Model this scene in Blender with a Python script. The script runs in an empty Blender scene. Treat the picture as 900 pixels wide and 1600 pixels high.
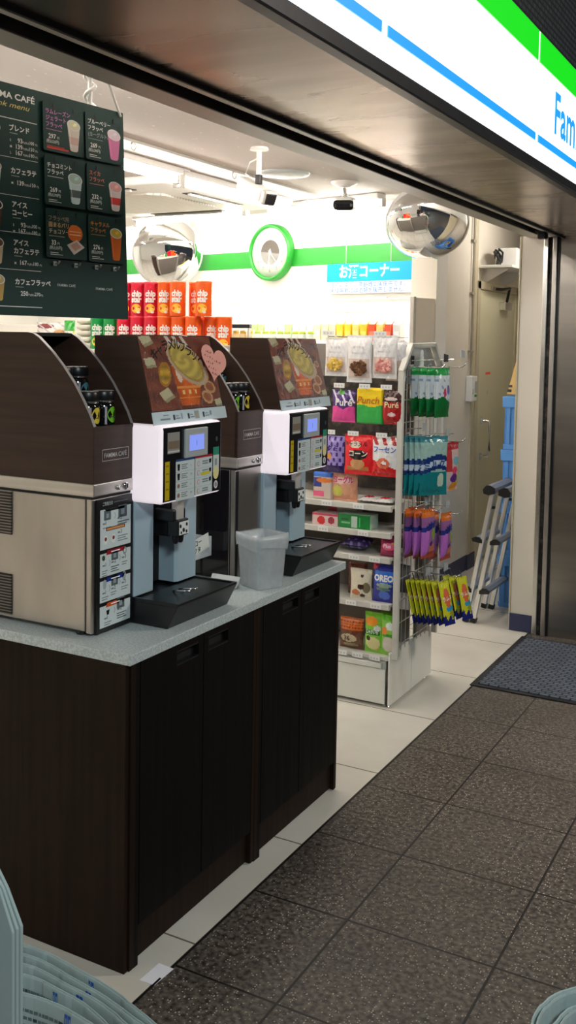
import bpy, bmesh, math, random
from mathutils import Matrix, Vector
random.seed(7)
SC = bpy.context.scene
COL = SC.collection
PI = math.pi

# ------------------------------------------------------------------ colours and materials
def lin(c):
    c = c/255.0
    return c/12.92 if c <= 0.04045 else ((c+0.055)/1.055)**2.4
def rgb(r, g, b): return (lin(r), lin(g), lin(b))
def hx(s): return rgb(int(s[0:2],16), int(s[2:4],16), int(s[4:6],16))

MATS = {}
def mat(name, col=(0.5,0.5,0.5), rough=0.5, metal=0.0, emit=None, estr=1.0, noise=None, scale=(20,20,20), bump=0.0,
        coat=0.0, trans=0.0, alpha=1.0, attr=False, col2=None, detail=4.0, lo=0.35, hi=0.65, rnoise=0.0, spec=0.5):
    """principled material whose colour is varied by an object-space noise (col <-> col2)"""
    m = bpy.data.materials.new(name); m.use_nodes = True
    nt = m.node_tree; n = nt.nodes; l = nt.links
    p = n['Principled BSDF']
    p.inputs['Roughness'].default_value = rough; p.inputs['Metallic'].default_value = metal
    p.inputs['Coat Weight'].default_value = coat; p.inputs['Transmission Weight'].default_value = trans
    p.inputs['Alpha'].default_value = alpha
    p.inputs['Specular IOR Level'].default_value = spec
    p.inputs['Base Color'].default_value = (*col, 1)
    if attr:
        a = n.new('ShaderNodeAttribute'); a.attribute_name = 'Col'
        l.new(a.outputs['Color'], p.inputs['Base Color'])
        if bump:                                                   # crinkled foil
            nz = n.new('ShaderNodeTexNoise'); nz.inputs['Scale'].default_value = 38.0; nz.inputs['Detail'].default_value = 3
            tc = n.new('ShaderNodeTexCoord'); l.new(tc.outputs['Object'], nz.inputs['Vector'])
            b = n.new('ShaderNodeBump'); b.inputs['Strength'].default_value = bump; b.inputs['Distance'].default_value = 0.012
            l.new(nz.outputs['Fac'], b.inputs['Height']); l.new(b.outputs['Normal'], p.inputs['Normal'])
    else:
        c2 = col2 if col2 is not None else tuple(min(1, x*(1+(noise or 0.08))) for x in col)
        tc = n.new('ShaderNodeTexCoord'); mp = n.new('ShaderNodeMapping'); mp.inputs['Scale'].default_value = scale
        nz = n.new('ShaderNodeTexNoise'); nz.inputs['Scale'].default_value = 1.0; nz.inputs['Detail'].default_value = detail
        rp = n.new('ShaderNodeValToRGB')
        rp.color_ramp.elements[0].position = lo; rp.color_ramp.elements[1].position = hi
        rp.color_ramp.elements[0].color = (*col, 1); rp.color_ramp.elements[1].color = (*c2, 1)
        l.new(tc.outputs['Object'], mp.inputs['Vector']); l.new(mp.outputs['Vector'], nz.inputs['Vector'])
        l.new(nz.outputs['Fac'], rp.inputs['Fac']); l.new(rp.outputs['Color'], p.inputs['Base Color'])
        if bump:
            b = n.new('ShaderNodeBump'); b.inputs['Strength'].default_value = bump; b.inputs['Distance'].default_value = 0.002
            l.new(nz.outputs['Fac'], b.inputs['Height']); l.new(b.outputs['Normal'], p.inputs['Normal'])
        if rnoise:
            mr = n.new('ShaderNodeMapRange'); mr.inputs['To Min'].default_value = rough; mr.inputs['To Max'].default_value = rough+rnoise
            l.new(nz.outputs['Fac'], mr.inputs['Value']); l.new(mr.outputs['Result'], p.inputs['Roughness'])
    if emit is not None:
        p.inputs['Emission Color'].default_value = (*emit, 1); p.inputs['Emission Strength'].default_value = estr
    MATS[name] = m
    return m

def math_node(nt, op, a, b=None, c=None):
    nd = nt.nodes.new('ShaderNodeMath'); nd.operation = op
    for i, v in enumerate((a, b, c)):
        if v is None: continue
        if isinstance(v, (int, float)): nd.inputs[i].default_value = v
        else: nt.links.new(v, nd.inputs[i])
    return nd.outputs[0]

def tile_mat(name, sx, sy, ox, oy, gap, col, col2, gcol, rough, nscale, speck=None, bump=0.3, lo=0.3, hi=0.7, rnoise=0.0, stain=None):
    """world-aligned square tiles with joints; fine grain (noise) + optional bright specks"""
    m = bpy.data.materials.new(name); m.use_nodes = True
    nt = m.node_tree; n = nt.nodes; l = nt.links; p = n['Principled BSDF']
    g = n.new('ShaderNodeNewGeometry'); s = n.new('ShaderNodeSeparateXYZ'); l.new(g.outputs['Position'], s.inputs[0])
    fx = math_node(nt, 'MULTIPLY', math_node(nt, 'SUBTRACT', s.outputs[0], ox), 1.0/sx)
    fy = math_node(nt, 'MULTIPLY', math_node(nt, 'SUBTRACT', s.outputs[1], oy), 1.0/sy)
    def edge(f, sz):
        t = math_node(nt, 'FRACT', f)
        d = math_node(nt, 'MINIMUM', t, math_node(nt, 'SUBTRACT', 1.0, t))
        return math_node(nt, 'LESS_THAN', d, gap/sz)
    j = math_node(nt, 'MAXIMUM', edge(fx, sx), edge(fy, sy))
    nz = n.new('ShaderNodeTexNoise'); nz.inputs['Scale'].default_value = nscale; nz.inputs['Detail'].default_value = 6
    l.new(g.outputs['Position'], nz.inputs['Vector'])
    rp = n.new('ShaderNodeValToRGB'); rp.color_ramp.elements[0].position = lo; rp.color_ramp.elements[1].position = hi
    rp.color_ramp.elements[0].color = (*col, 1); rp.color_ramp.elements[1].color = (*col2, 1)
    l.new(nz.outputs['Fac'], rp.inputs['Fac'])
    base = rp.outputs['Color']
    if speck:
        v = n.new('ShaderNodeTexVoronoi'); v.inputs['Scale'].default_value = speck[0]
        l.new(g.outputs['Position'], v.inputs['Vector'])
        lt = math_node(nt, 'LESS_THAN', v.outputs['Distance'], speck[1])
        sc_ = n.new('ShaderNodeSeparateColor'); l.new(v.outputs['Color'], sc_.inputs[0])
        pick = math_node(nt, 'MULTIPLY', lt, math_node(nt, 'GREATER_THAN', sc_.outputs[0], speck[2]))
        mx = n.new('ShaderNodeMix'); mx.data_type = 'RGBA'; l.new(pick, mx.inputs['Factor'])
        l.new(base, mx.inputs[6]); mx.inputs[7].default_value = (*speck[3], 1); base = mx.outputs[2]
    if stain:
        n2 = n.new('ShaderNodeTexNoise'); n2.inputs['Scale'].default_value = stain[0]; n2.inputs['Detail'].default_value = 5
        l.new(g.outputs['Position'], n2.inputs['Vector'])
        r2 = n.new('ShaderNodeValToRGB'); r2.color_ramp.elements[0].position = stain[1]; r2.color_ramp.elements[1].position = stain[2]
        r2.color_ramp.elements[0].color = (1,1,1,1); r2.color_ramp.elements[1].color = (stain[3],)*3+(1,)
        l.new(n2.outputs['Fac'], r2.inputs['Fac'])
        mm = n.new('ShaderNodeMix'); mm.data_type = 'RGBA'; mm.blend_type = 'MULTIPLY'; mm.inputs['Factor'].default_value = 1
        l.new(base, mm.inputs[6]); l.new(r2.outputs['Color'], mm.inputs[7]); base = mm.outputs[2]
    mj = n.new('ShaderNodeMix'); mj.data_type = 'RGBA'; l.new(j, mj.inputs['Factor']); l.new(base, mj.inputs[6])
    mj.inputs[7].default_value = (*gcol, 1); l.new(mj.outputs[2], p.inputs['Base Color'])
    p.inputs['Roughness'].default_value = rough
    if rnoise:
        mr = n.new('ShaderNodeMapRange'); mr.inputs['To Min'].default_value = rough; mr.inputs['To Max'].default_value = rough+rnoise
        l.new(nz.outputs['Fac'], mr.inputs['Value']); l.new(mr.outputs['Result'], p.inputs['Roughness'])
    b = n.new('ShaderNodeBump'); b.inputs['Strength'].default_value = bump; b.inputs['Distance'].default_value = 0.003
    hgt = math_node(nt, 'SUBTRACT', math_node(nt, 'MULTIPLY', nz.outputs['Fac'], 0.4), j)
    l.new(hgt, b.inputs['Height']); l.new(b.outputs['Normal'], p.inputs['Normal'])
    MATS[name] = m; return m

def bars_mat(name, axis, pitch, duty, c1, c2, rough, metal=0.0):
    """fine stripes along an object axis (louvres, woven ribs)"""
    m = bpy.data.materials.new(name); m.use_nodes = True
    nt = m.node_tree; n = nt.nodes; l = nt.links; p = n['Principled BSDF']
    tc = n.new('ShaderNodeTexCoord'); s = n.new('ShaderNodeSeparateXYZ'); l.new(tc.outputs['Object'], s.inputs[0])
    f = math_node(nt, 'FRACT', math_node(nt, 'MULTIPLY', s.outputs[axis], 1.0/pitch))
    k = math_node(nt, 'LESS_THAN', f, duty)
    mx = n.new('ShaderNodeMix'); mx.data_type = 'RGBA'; l.new(k, mx.inputs['Factor'])
    mx.inputs[6].default_value = (*c1, 1); mx.inputs[7].default_value = (*c2, 1)
    l.new(mx.outputs[2], p.inputs['Base Color']); p.inputs['Roughness'].default_value = rough; p.inputs['Metallic'].default_value = metal
    MATS[name] = m; return m

# ------------------------------------------------------------------ mesh builder
class MB:
    def __init__(s, M=None):
        s.v = []; s.f = []; s.mi = []; s.sm = []; s.cols = []; s.mats = []; s.M = M or Matrix.Identity(4)
    def add(s, verts, faces, m, col=None, smooth=False):
        if m not in s.mats: s.mats.append(m)
        k = s.mats.index(m); o = len(s.v)
        s.v += [tuple(s.M @ Vector(p)) for p in verts]
        s.f += [tuple(i+o for i in f) for f in faces]
        s.mi += [k]*len(faces); s.sm += [smooth]*len(faces)
        if isinstance(col, list): s.cols += col
        else: s.cols += [col]*len(faces)
        return s
    def bm(s, b, m, col=None, smooth=False):
        b.verts.index_update()
        s.add([v.co.copy() for v in b.verts], [[v.index for v in f.verts] for f in b.faces], m, col, smooth); b.free(); return s
    def box(s, x0, x1, y0, y1, z0, z1, m, bev=0.0, col=None, seg=2, smooth=False):
        b = bmesh.new(); bmesh.ops.create_cube(b, size=1.0)
        for v in b.verts: v.co = Vector((x0+(v.co.x+.5)*(x1-x0), y0+(v.co.y+.5)*(y1-y0), z0+(v.co.z+.5)*(z1-z0)))
        if bev: bmesh.ops.bevel(b, geom=b.edges[:], offset=bev, segments=seg, affect='EDGES', profile=0.5)
        return s.bm(b, m, col, smooth)
    def prism(s, pts, plane, a, b_, m, bev=0.0, col=None):
        """polygon pts in plane 'xy','xz','yz' extruded along the third axis from a to b_"""
        def P(p, t): return {'xy': (p[0], p[1], t), 'xz': (p[0], t, p[1]), 'yz': (t, p[0], p[1])}[plane]
        b = bmesh.new()
        A = [b.verts.new(P(p, a)) for p in pts]; B = [b.verts.new(P(p, b_)) for p in pts]; n = len(pts)
        b.faces.new(A); b.faces.new(B[::-1])
        for i in range(n): b.faces.new((A[i], B[i], B[(i+1) % n], A[(i+1) % n]))
        bmesh.ops.recalc_face_normals(b, faces=b.faces[:])
        if bev: bmesh.ops.bevel(b, geom=b.edges[:], offset=bev, segments=2, affect='EDGES', profile=0.5)
        return s.bm(b, m, col)
    def tube(s, path, r, m, seg=8, col=None, caps=True):
        path = [Vector(p) for p in path]; vs = []; fs = []; n = len(path)
        up = Vector((0, 0, 1))
        for i, p in enumerate(path):
            t = (path[min(i+1, n-1)] - path[max(i-1, 0)]).normalized()
            u = t.cross(up)
            if u.length < 1e-3: u = t.cross(Vector((0, 1, 0)))
            u.normalize(); w = u.cross(t)
            rr = r[i] if isinstance(r, (list, tuple)) else r
            for k in range(seg):
                a = 2*PI*k/seg; vs.append(p + u*rr*math.cos(a) + w*rr*math.sin(a))
        for i in range(n-1):
            for k in range(seg):
                k2 = (k+1) % seg
                fs.append((i*seg+k, i*seg+k2, (i+1)*seg+k2, (i+1)*seg+k))
        s.add(vs, fs, m, col, True)
        if caps: s.add(vs[:seg], [tuple(range(seg))[::-1]], m, col); s.add(vs[-seg:], [tuple(range(seg))], m, col)
        return s
    def lathe(s, prof, c, m, seg=20, axis='z', col=None, smooth=True):
        vs = []; fs = []
        for r, h in prof:
            for k in range(seg):
                a = 2*PI*k/seg; x, y = r*math.cos(a), r*math.sin(a)
                q = {'z': (x, y, h), 'y': (x, h, y), 'x': (h, x, y)}[axis]
                vs.append((c[0]+q[0], c[1]+q[1], c[2]+q[2]))
        for i in range(len(prof)-1):
            for k in range(seg):
                k2 = (k+1) % seg; fs.append((i*seg+k, i*seg+k2, (i+1)*seg+k2, (i+1)*seg+k))
        cl = col
        if isinstance(col, list): cl = [col[i] for i in range(len(prof)-1) for k in range(seg)]
        s.add(vs, fs, m, cl, smooth)
        e = col[0] if isinstance(col, list) else col; e2 = col[-1] if isinstance(col, list) else col
        if prof[0][0] > 1e-5: s.add(vs[:seg], [tuple(range(seg))[::-1]], m, e)
        if prof[-1][0] > 1e-5: s.add(vs[-seg:], [tuple(range(seg))], m, e2)
        return s
    def sheet(s, x0, x1, z0, z1, y, m, col=None):                    # flat print facing -y
        return s.add([(x0,y,z0),(x1,y,z0),(x1,y,z1),(x0,y,z1)], [(0,1,2,3)], m, col)
    def poly(s, pts, y, m, col=None):
        return s.add([(p[0], y, p[1]) for p in pts], [tuple(range(len(pts)))], m, col)
    def ell(s, cx, cz, rx, rz, y, m, col=None, rot=0.0, n=24):
        c, d = math.cos(rot), math.sin(rot); pts = []
        for k in range(n):
            a = 2*PI*k/n; x, z = rx*math.cos(a), rz*math.sin(a); pts.append((cx+x*c-z*d, cz+x*d+z*c))
        return s.poly(pts, y, m, col)
    def text(s, body, x, z, size, y, m, col=None, align='l', width=None, bold=0.0, shear=0.0, ymap=None, rot=0.0):
        vs, fs, w = text_mesh(body, bold, shear)
        k = size; kx = size if width is None else width/w
        off = {'l': 0, 'c': -w*kx/2, 'r': -w*kx}[align]; c, d = math.cos(rot), math.sin(rot); out = []
        for (a, b) in vs:
            px, pz = a*kx+off, b*k; X, Z = x+px*c-pz*d, z+px*d+pz*c
            out.append((X, ymap(X, Z) if ymap else y, Z))
        return s.add(out, fs, m, col)
    def build(s, name, parent=None):
        me = bpy.data.meshes.new(name); me.from_pydata(s.v, [], s.f)
        for m in s.mats: me.materials.append(MATS[m])
        me.polygons.foreach_set('material_index', s.mi); me.polygons.foreach_set('use_smooth', s.sm)
        if any(c is not None for c in s.cols):
            ca = me.color_attributes.new('Col', 'FLOAT_COLOR', 'CORNER')
            buf = []
            for c, f in zip(s.cols, s.f): buf += (list(c)+[1.0] if c is not None else [1,1,1,1])*len(f)
            ca.data.foreach_set('color', buf)
        me.update(); o = bpy.data.objects.new(name, me); COL.objects.link(o)
        if parent is not None: o.parent = parent
        return o

_T = {}
def text_mesh(body, bold=0.0, shear=0.0):
    key = (body, bold, shear)
    if key in _T: return _T[key]
    cu = bpy.data.curves.new('txt', 'FONT'); cu.body = body; cu.size = 1.0; cu.resolution_u = 2; cu.offset = bold; cu.shear = shear
    o = bpy.data.objects.new('txt', cu); COL.objects.link(o)
    dg = bpy.context.evaluated_depsgraph_get(); me = bpy.data.meshes.new_from_object(o.evaluated_get(dg))
    vs = [(v.co.x, v.co.y) for v in me.vertices]; fs = [tuple(p.vertices) for p in me.polygons]
    bpy.data.objects.remove(o); bpy.data.curves.remove(cu); bpy.data.meshes.remove(me)
    x0 = min(v[0] for v in vs); x1 = max(v[0] for v in vs); vs = [(a-x0, b) for a, b in vs]
    _T[key] = (vs, fs, x1-x0); return _T[key]

def tag(o, label, cat, group=None, kind=None):
    o['label'] = label; o['category'] = cat
    if group: o['group'] = group
    if kind: o['kind'] = kind
    return o
def thing(name, label, cat, loc=(0,0,0), rz=0.0, group=None, rx=0.0, ry=0.0):
    o = bpy.data.objects.new(name, None); COL.objects.link(o); o.empty_display_size = 0.05
    o.location = loc; o.rotation_euler = (rx, ry, rz); return tag(o, label, cat, group)
def structure(o):
    o['kind'] = 'structure'; return o
def copy_tree(o, parent=None):
    c = o.copy(); COL.objects.link(c)
    if parent is not None: c.parent = parent
    for ch in [x for x in SC.objects if x.parent == o]: copy_tree(ch, c)
    return c
def at(o, loc, rz=0.0, rx=0.0, ry=0.0):
    o.location = loc; o.rotation_euler = (rx, ry, rz); return o
R90 = PI/2
# ------------------------------------------------------------------ materials
tile_mat('white_tile', 0.6, 0.6, -1.365, 2.11, 0.003, rgb(214,208,196), rgb(228,223,212), rgb(120,112,100), 0.16, 3.0, bump=0.12, rnoise=0.15, stain=(1.7,0.5,0.8,0.85))
tile_mat('granite', 0.403, 0.399, -1.073, 2.41, 0.0035, rgb(50,45,41), rgb(112,103,94), rgb(22,19,17), 0.42, 70.0, speck=(150.0,0.30,0.76,rgb(176,168,156)), bump=0.25, lo=0.36, hi=0.66, rnoise=0.2, stain=(3.2,0.48,0.74,0.66))
mat('wall_cream', rgb(222,214,200), 0.55, noise=0.05, scale=(3,3,3))
mat('wall_white', rgb(238,236,230), 0.5, noise=0.03, scale=(3,3,3))
mat('ceiling_board', rgb(236,232,228), 0.8, col2=rgb(190,182,176), scale=(55,20,40), lo=0.26, hi=0.34, bump=0.2)
mat('green_stripe', rgb(34,140,44), 0.35, noise=0.05)
mat('navy_base', rgb(44,50,84), 0.5, noise=0.2, scale=(8,8,8))
mat('door_cream', rgb(204,200,170), 0.4, noise=0.05, scale=(4,4,4))
mat('frame_cream', rgb(186,176,148), 0.4, noise=0.08)
mat('conduit_grey', rgb(150,144,130), 0.5, noise=0.08)
mat('soffit_steel', (0.56,0.49,0.42), 0.20, 1.0, col2=(0.36,0.29,0.235), scale=(1.2,5.0,4), rnoise=0.14, detail=6)
mat('brushed_steel', (0.56,0.535,0.50), 0.30, 1.0, col2=(0.40,0.375,0.35), scale=(5,5,2.0), rnoise=0.14, lo=0.3, hi=0.72)
mat('dark_steel', (0.40,0.375,0.345), 0.24, 1.0, col2=(0.30,0.28,0.255), scale=(0.6,1.5,9), rnoise=0.12, detail=6)
mat('steel_sheet', (0.62,0.60,0.57), 0.36, 1.0, col2=(0.52,0.50,0.47), scale=(3,1,70), rnoise=0.12)
mat('bright_steel', (0.72,0.71,0.69), 0.25, 1.0, noise=0.05)
mat('chrome', (0.85,0.85,0.85), 0.1, 1.0, noise=0.02)
mat('mirror', (0.92,0.93,0.94), 0.02, 1.0, noise=0.01)
mat('dark_trim', rgb(46,44,46), 0.35, 0.6, noise=0.2)
mat('black_slot', rgb(30,26,23), 0.6, col2=rgb(104,90,76), scale=(30,30,30), lo=0.48, hi=0.8)
mat('strip_grey', rgb(186,182,174), 0.4, 0.15, noise=0.06, scale=(3,3,3))
mat('wenge', rgb(15,10,8), 0.5, col2=rgb(10,7,6), scale=(60,60,2.2), detail=8, rnoise=0.2, spec=0.15)
mat('wenge_side', rgb(34,21,12), 0.5, col2=rgb(27,16,9), scale=(50,50,2.0), detail=8, rnoise=0.2, spec=0.15)
mat('hood_wood', rgb(66,48,40), 0.42, col2=rgb(54,39,32), scale=(2.5,2.5,50), detail=8, spec=0.25)
mat('edge_grey', rgb(150,142,138), 0.4, noise=0.05)
mat('worktop', rgb(206,214,214), 0.32, col2=rgb(182,192,192), scale=(160,160,160), lo=0.45, hi=0.55)
mat('black_plastic', rgb(18,18,20), 0.35, noise=0.2)
mat('black_matte', rgb(12,12,13), 0.7, noise=0.2)
mat('black_gloss', rgb(20,18,22), 0.12, noise=0.15, coat=0.4)
mat('tower_blue', rgb(176,198,210), 0.35, 0.15, noise=0.05, scale=(8,8,8))
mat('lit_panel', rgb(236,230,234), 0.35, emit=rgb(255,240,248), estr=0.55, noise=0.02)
mat('screen', rgb(60,70,120), 0.2, emit=rgb(140,160,250), estr=0.85, noise=0.02)
mat('white_plastic', rgb(232,230,226), 0.4, noise=0.03)
mat('grey_plastic', rgb(170,176,176), 0.4, noise=0.05)
mat('shelf_paint', rgb(206,202,192), 0.35, col2=rgb(180,174,162), scale=(9,9,9), lo=0.55, hi=0.8)
mat('shelf_white', rgb(226,224,214), 0.35, col2=rgb(196,192,178), scale=(7,7,3), lo=0.55, hi=0.85)
mat('back_panel', rgb(120,112,106), 0.6, noise=0.15)
mat('wire', (0.62,0.61,0.58), 0.35, 0.9, noise=0.05)
mat('print', attr=True, rough=0.5, spec=0.2)
mat('film', attr=True, rough=0.26, coat=0.3, bump=0.35)
mat('paper', attr=True, rough=0.75)
mat('crate_blue', rgb(96,160,232), 0.4, noise=0.06)
mat('aluminium', (0.78,0.78,0.77), 0.32, 0.9, noise=0.05, scale=(4,4,4))
mat('tread', rgb(124,132,150), 0.45, noise=0.08)
mat('yellow_plastic', rgb(228,192,120), 0.45, noise=0.06)
mat('can_lid', rgb(225,220,205), 0.35, noise=0.03)
mat('jar_glass', rgb(16,14,14), 0.1, noise=0.2, coat=0.5)
mat('tube_light', rgb(255,252,246), 0.4, emit=rgb(255,248,238), estr=60.0, noise=0.01)
mat('sign_white', rgb(250,250,250), 0.35, emit=rgb(255,255,255), estr=1.7, noise=0.01)
mat('sign_blue', rgb(20,130,235), 0.35, emit=rgb(22,140,240), estr=1.05, noise=0.01)
mat('sign_green', rgb(0,185,10), 0.35, emit=rgb(4,200,14), estr=1.0, noise=0.01)
mat('case_lit', rgb(250,250,248), 0.5, emit=rgb(255,252,246), estr=2.2, noise=0.01)
mat('mesh_dark', rgb(30,31,33), 0.6, noise=0.3, scale=(15,15,15))
mat('dark_street', rgb(60,58,56), 0.8, noise=0.2)
bars_mat('grille', 1, 0.03, 0.25, rgb(216,210,200), rgb(170,162,150), 0.5)
bars_mat('vent_bars', 2, 0.0078, 0.55, rgb(120,112,106), rgb(14,13,13), 0.45, 0.3)
bars_mat('drip_bars', 0, 0.012, 0.4, rgb(46,52,54), rgb(14,15,16), 0.35)

def bin_mat():
    m = bpy.data.materials.new('frosted_clear'); m.use_nodes = True; nt = m.node_tree; n = nt.nodes; l = nt.links
    p = n['Principled BSDF']; p.inputs['Base Color'].default_value = (*rgb(214,220,222), 1); p.inputs['Roughness'].default_value = 0.25
    t = n.new('ShaderNodeBsdfTransparent'); mx = n.new('ShaderNodeMixShader')
    nz = n.new('ShaderNodeTexNoise'); nz.inputs['Scale'].default_value = 6
    mr = n.new('ShaderNodeMapRange'); mr.inputs['To Min'].default_value = 0.40; mr.inputs['To Max'].default_value = 0.58
    l.new(nz.outputs['Fac'], mr.inputs['Value']); l.new(mr.outputs['Result'], mx.inputs[0])
    l.new(t.outputs[0], mx.inputs[1]); l.new(p.outputs[0], mx.inputs[2])
    l.new(mx.outputs[0], n['Material Output'].inputs['Surface']); MATS['frosted_clear'] = m
bin_mat()

def mat_rug():
    m = bpy.data.materials.new('rug_weave'); m.use_nodes = True; nt = m.node_tree; n = nt.nodes; l = nt.links; p = n['Principled BSDF']
    tc = n.new('ShaderNodeTexCoord'); mp = n.new('ShaderNodeMapping'); mp.inputs['Scale'].default_value = (1,1,1)
    br = n.new('ShaderNodeTexBrick'); br.inputs['Scale'].default_value = 22.0; br.inputs['Color1'].default_value = (*rgb(96,106,120),1)
    br.inputs['Color2'].default_value = (*rgb(74,84,100),1); br.inputs['Mortar'].default_value = (*rgb(30,33,40),1)
    br.inputs['Mortar Size'].default_value = 0.09; br.inputs['Brick Width'].default_value = 1.0; br.inputs['Row Height'].default_value = 0.55
    l.new(tc.outputs['Object'], mp.inputs[0]); l.new(mp.outputs[0], br.inputs['Vector']); l.new(br.outputs['Color'], p.inputs['Base Color'])
    b = n.new('ShaderNodeBump'); b.inputs['Strength'].default_value = 0.6; b.inputs['Distance'].default_value = 0.004
    l.new(br.outputs['Fac'], b.inputs['Height']); b.invert = True; l.new(b.outputs['Normal'], p.inputs['Normal']); p.inputs['Roughness'].default_value = 0.85
    MATS['rug_weave'] = m
mat_rug()
def mat_brick():
    m = bpy.data.materials.new('dark_tilework'); m.use_nodes = True; nt = m.node_tree; n = nt.nodes; l = nt.links; p = n['Principled BSDF']
    g = n.new('ShaderNodeNewGeometry'); s = n.new('ShaderNodeSeparateXYZ'); l.new(g.outputs['Position'], s.inputs[0])
    c = n.new('ShaderNodeCombineXYZ'); l.new(s.outputs[1], c.inputs[0]); l.new(s.outputs[2], c.inputs[1])
    br = n.new('ShaderNodeTexBrick'); br.inputs['Scale'].default_value = 11.0; br.inputs['Color1'].default_value = (*rgb(58,60,64),1)
    br.inputs['Color2'].default_value = (*rgb(46,48,52),1); br.inputs['Mortar'].default_value = (*rgb(18,18,20),1); br.inputs['Mortar Size'].default_value = 0.05
    l.new(c.outputs[0], br.inputs['Vector']); l.new(br.outputs['Color'], p.inputs['Base Color']); p.inputs['Roughness'].default_value = 0.4
    MATS['dark_tilework'] = m
mat_brick()

# ------------------------------------------------------------------ setting
S = structure
# floors
S(MB().box(-6.2,-1.365, 0.3,8.6, -0.06,0.0,'white_tile').build('floor'))
S(MB().box(-1.365,3.2, -2.6,5.385, -0.06,0.0,'granite').build('pavement'))
S(MB().box(-1.365,-1.359, 0.3,5.385, -0.01,0.0012,'dark_trim').build('trim_1'))
# back wall (slightly out of square) with its green band
wa = Vector((-2.135,5.93,0)); wb = Vector((-6.2,6.88,0)); wd = (wb-wa).normalized(); WANG = math.atan2(wd.y, wd.x)   # along the wall, right to left
CEIL = 2.45
wm = Matrix.Translation(wa) @ Matrix.Rotation(WANG, 4, 'Z')           # local x along wall (leftwards), local y: -y into wall? see below
L = (wb-wa).length
# local +y of wm points to -normal side; store side is local +y when wall runs right-to-left
MBw = MB(wm); MBw.box(0, L, -0.12, 0.0, 0, CEIL, 'wall_white'); w = S(MBw.build('wall_back'))
b = MB(wm); b.box(0.0, L, 0.0, 0.004, 2.068, 2.186, 'green_stripe'); b.build('green_band', w)
def onwall(s, y, z): return wm @ Vector((s, y, z))
WR = WANG - PI   # rotation that turns a thing's local -y to face the shop from the back wall
# right hand wall (box of the back room) with skirting
S(MB().box(-2.3,-2.135, 5.93,6.66, 0,CEIL,'wall_cream').build('wall_right'))
S(MB().box(-2.3,-2.17, 6.66,8.6, 0,CEIL,'wall_cream').build('wall_far'))
S(MB().box(-2.17,-1.2, 8.5,8.6, 0,CEIL,'wall_cream').build('wall_end'))
S(MB().box(-2.17,-2.125, 6.655,6.72, 0.0,CEIL,'frame_cream',0.004).build('trim_2'))
S(MB().box(-2.135,-2.128, 5.93,6.655, 0,0.105,'navy_base',0.002).box(-2.17,-2.118, 6.64,6.80, 0,0.105,'navy_base',0.002).build('baseboard_right'))
S(MB().box(-6.3,-6.2, 0.3,8.6, 0,CEIL,'wall_white').build('wall_left'))
S(MB().box(-6.2,-1.43, 0.2,0.3, 0,CEIL,'wall_white').build('wall_near'))
S(MB().box(-6.3,-1.40, 0.2,8.6, CEIL,CEIL+0.08,'ceiling_board').build('ceiling'))
# pillar at the far end of the opening
pl = MB(); pl.box(-1.47,-1.345, 5.385,5.60, 0,2.13,'wall_cream',0.004); pl = S(pl.build('pillar'))
MB().box(-1.478,-1.468, 5.380,5.60, 0.0,2.13,'frame_cream',0.002).build('corner_bead', pl)
S(MB().box(-1.472,-1.347, 5.376,5.385, 0,0.095,'navy_base',0.003).build('baseboard_pillar'))
S(MB().box(-1.25,-1.20, 5.50,8.6, 0,CEIL,'wall_cream').build('wall_side'))
# shutter guide rail and steel end wall
r = MB(); r.box(-1.343,-1.318, 5.35,5.40, 0,2.12,'bright_steel',0.003); r.box(-1.318,-1.296, 5.372,5.42, 0,2.12,'black_slot')
r.box(-1.296,-1.272, 5.35,5.40, 0,2.12,'brushed_steel',0.003); r.box(-1.272,-1.262,5.365,5.40,0,2.12,'dark_trim'); S(r.build('trim_3'))
S(MB().box(-1.262,3.2, 5.375,5.50, 0,2.12,'dark_steel').build('wall_steel'))
# lintel: inner strip, shutter slot, stainless soffit, front trim
S(MB().box(-1.43,-1.338, 0.2,5.385, 2.12,2.16,'strip_grey',0.003).build('trim_4'))
sl = MB(); sl.box(-1.338,-1.245, 0.2,5.385, 2.145,2.18,'black_slot'); sl.box(-1.292,-1.270,0.2,5.385,2.120,2.146,'strip_grey',0.003); sl.box(-1.338,-1.330,0.2,5.385,2.112,2.156,'dark_trim',0.002)
sl.box(-1.248,-1.238,0.2,5.385,2.108,2.15,'dark_trim',0.003); S(sl.build('trim_5'))
S(MB().box(-1.238,-0.865, 0.2,5.385, 2.12,2.135,'soffit_steel').build('soffit'))
S(MB().box(-1.43,-1.40, 0.2,8.6, 2.16,CEIL+0.08,'wall_white').build('wall_lintel'))
S(MB().box(-1.40,-0.99, -1.5,8.6, 2.18,2.95,'dark_trim').build('wall_front'))
S(MB().box(-0.99,-0.96, -1.5,8.6, 2.52,4.2,'dark_tilework').build('wall_facade'))
S(MB().box(-0.87,-0.838, -1.5,5.385, 2.108,2.142,'dark_trim',0.004).box(-0.99,-0.87,-1.5,5.385,2.136,2.15,'dark_trim').build('trim_6'))
# small black stop at the end of the shutter slot
S(MB().box(-1.315,-1.275,5.10,5.15,2.085,2.125,'black_plastic',0.004).box(-1.32,-1.27,5.08,5.17,2.118,2.126,'black_plastic',0.002).build('trim_7'))

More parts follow.
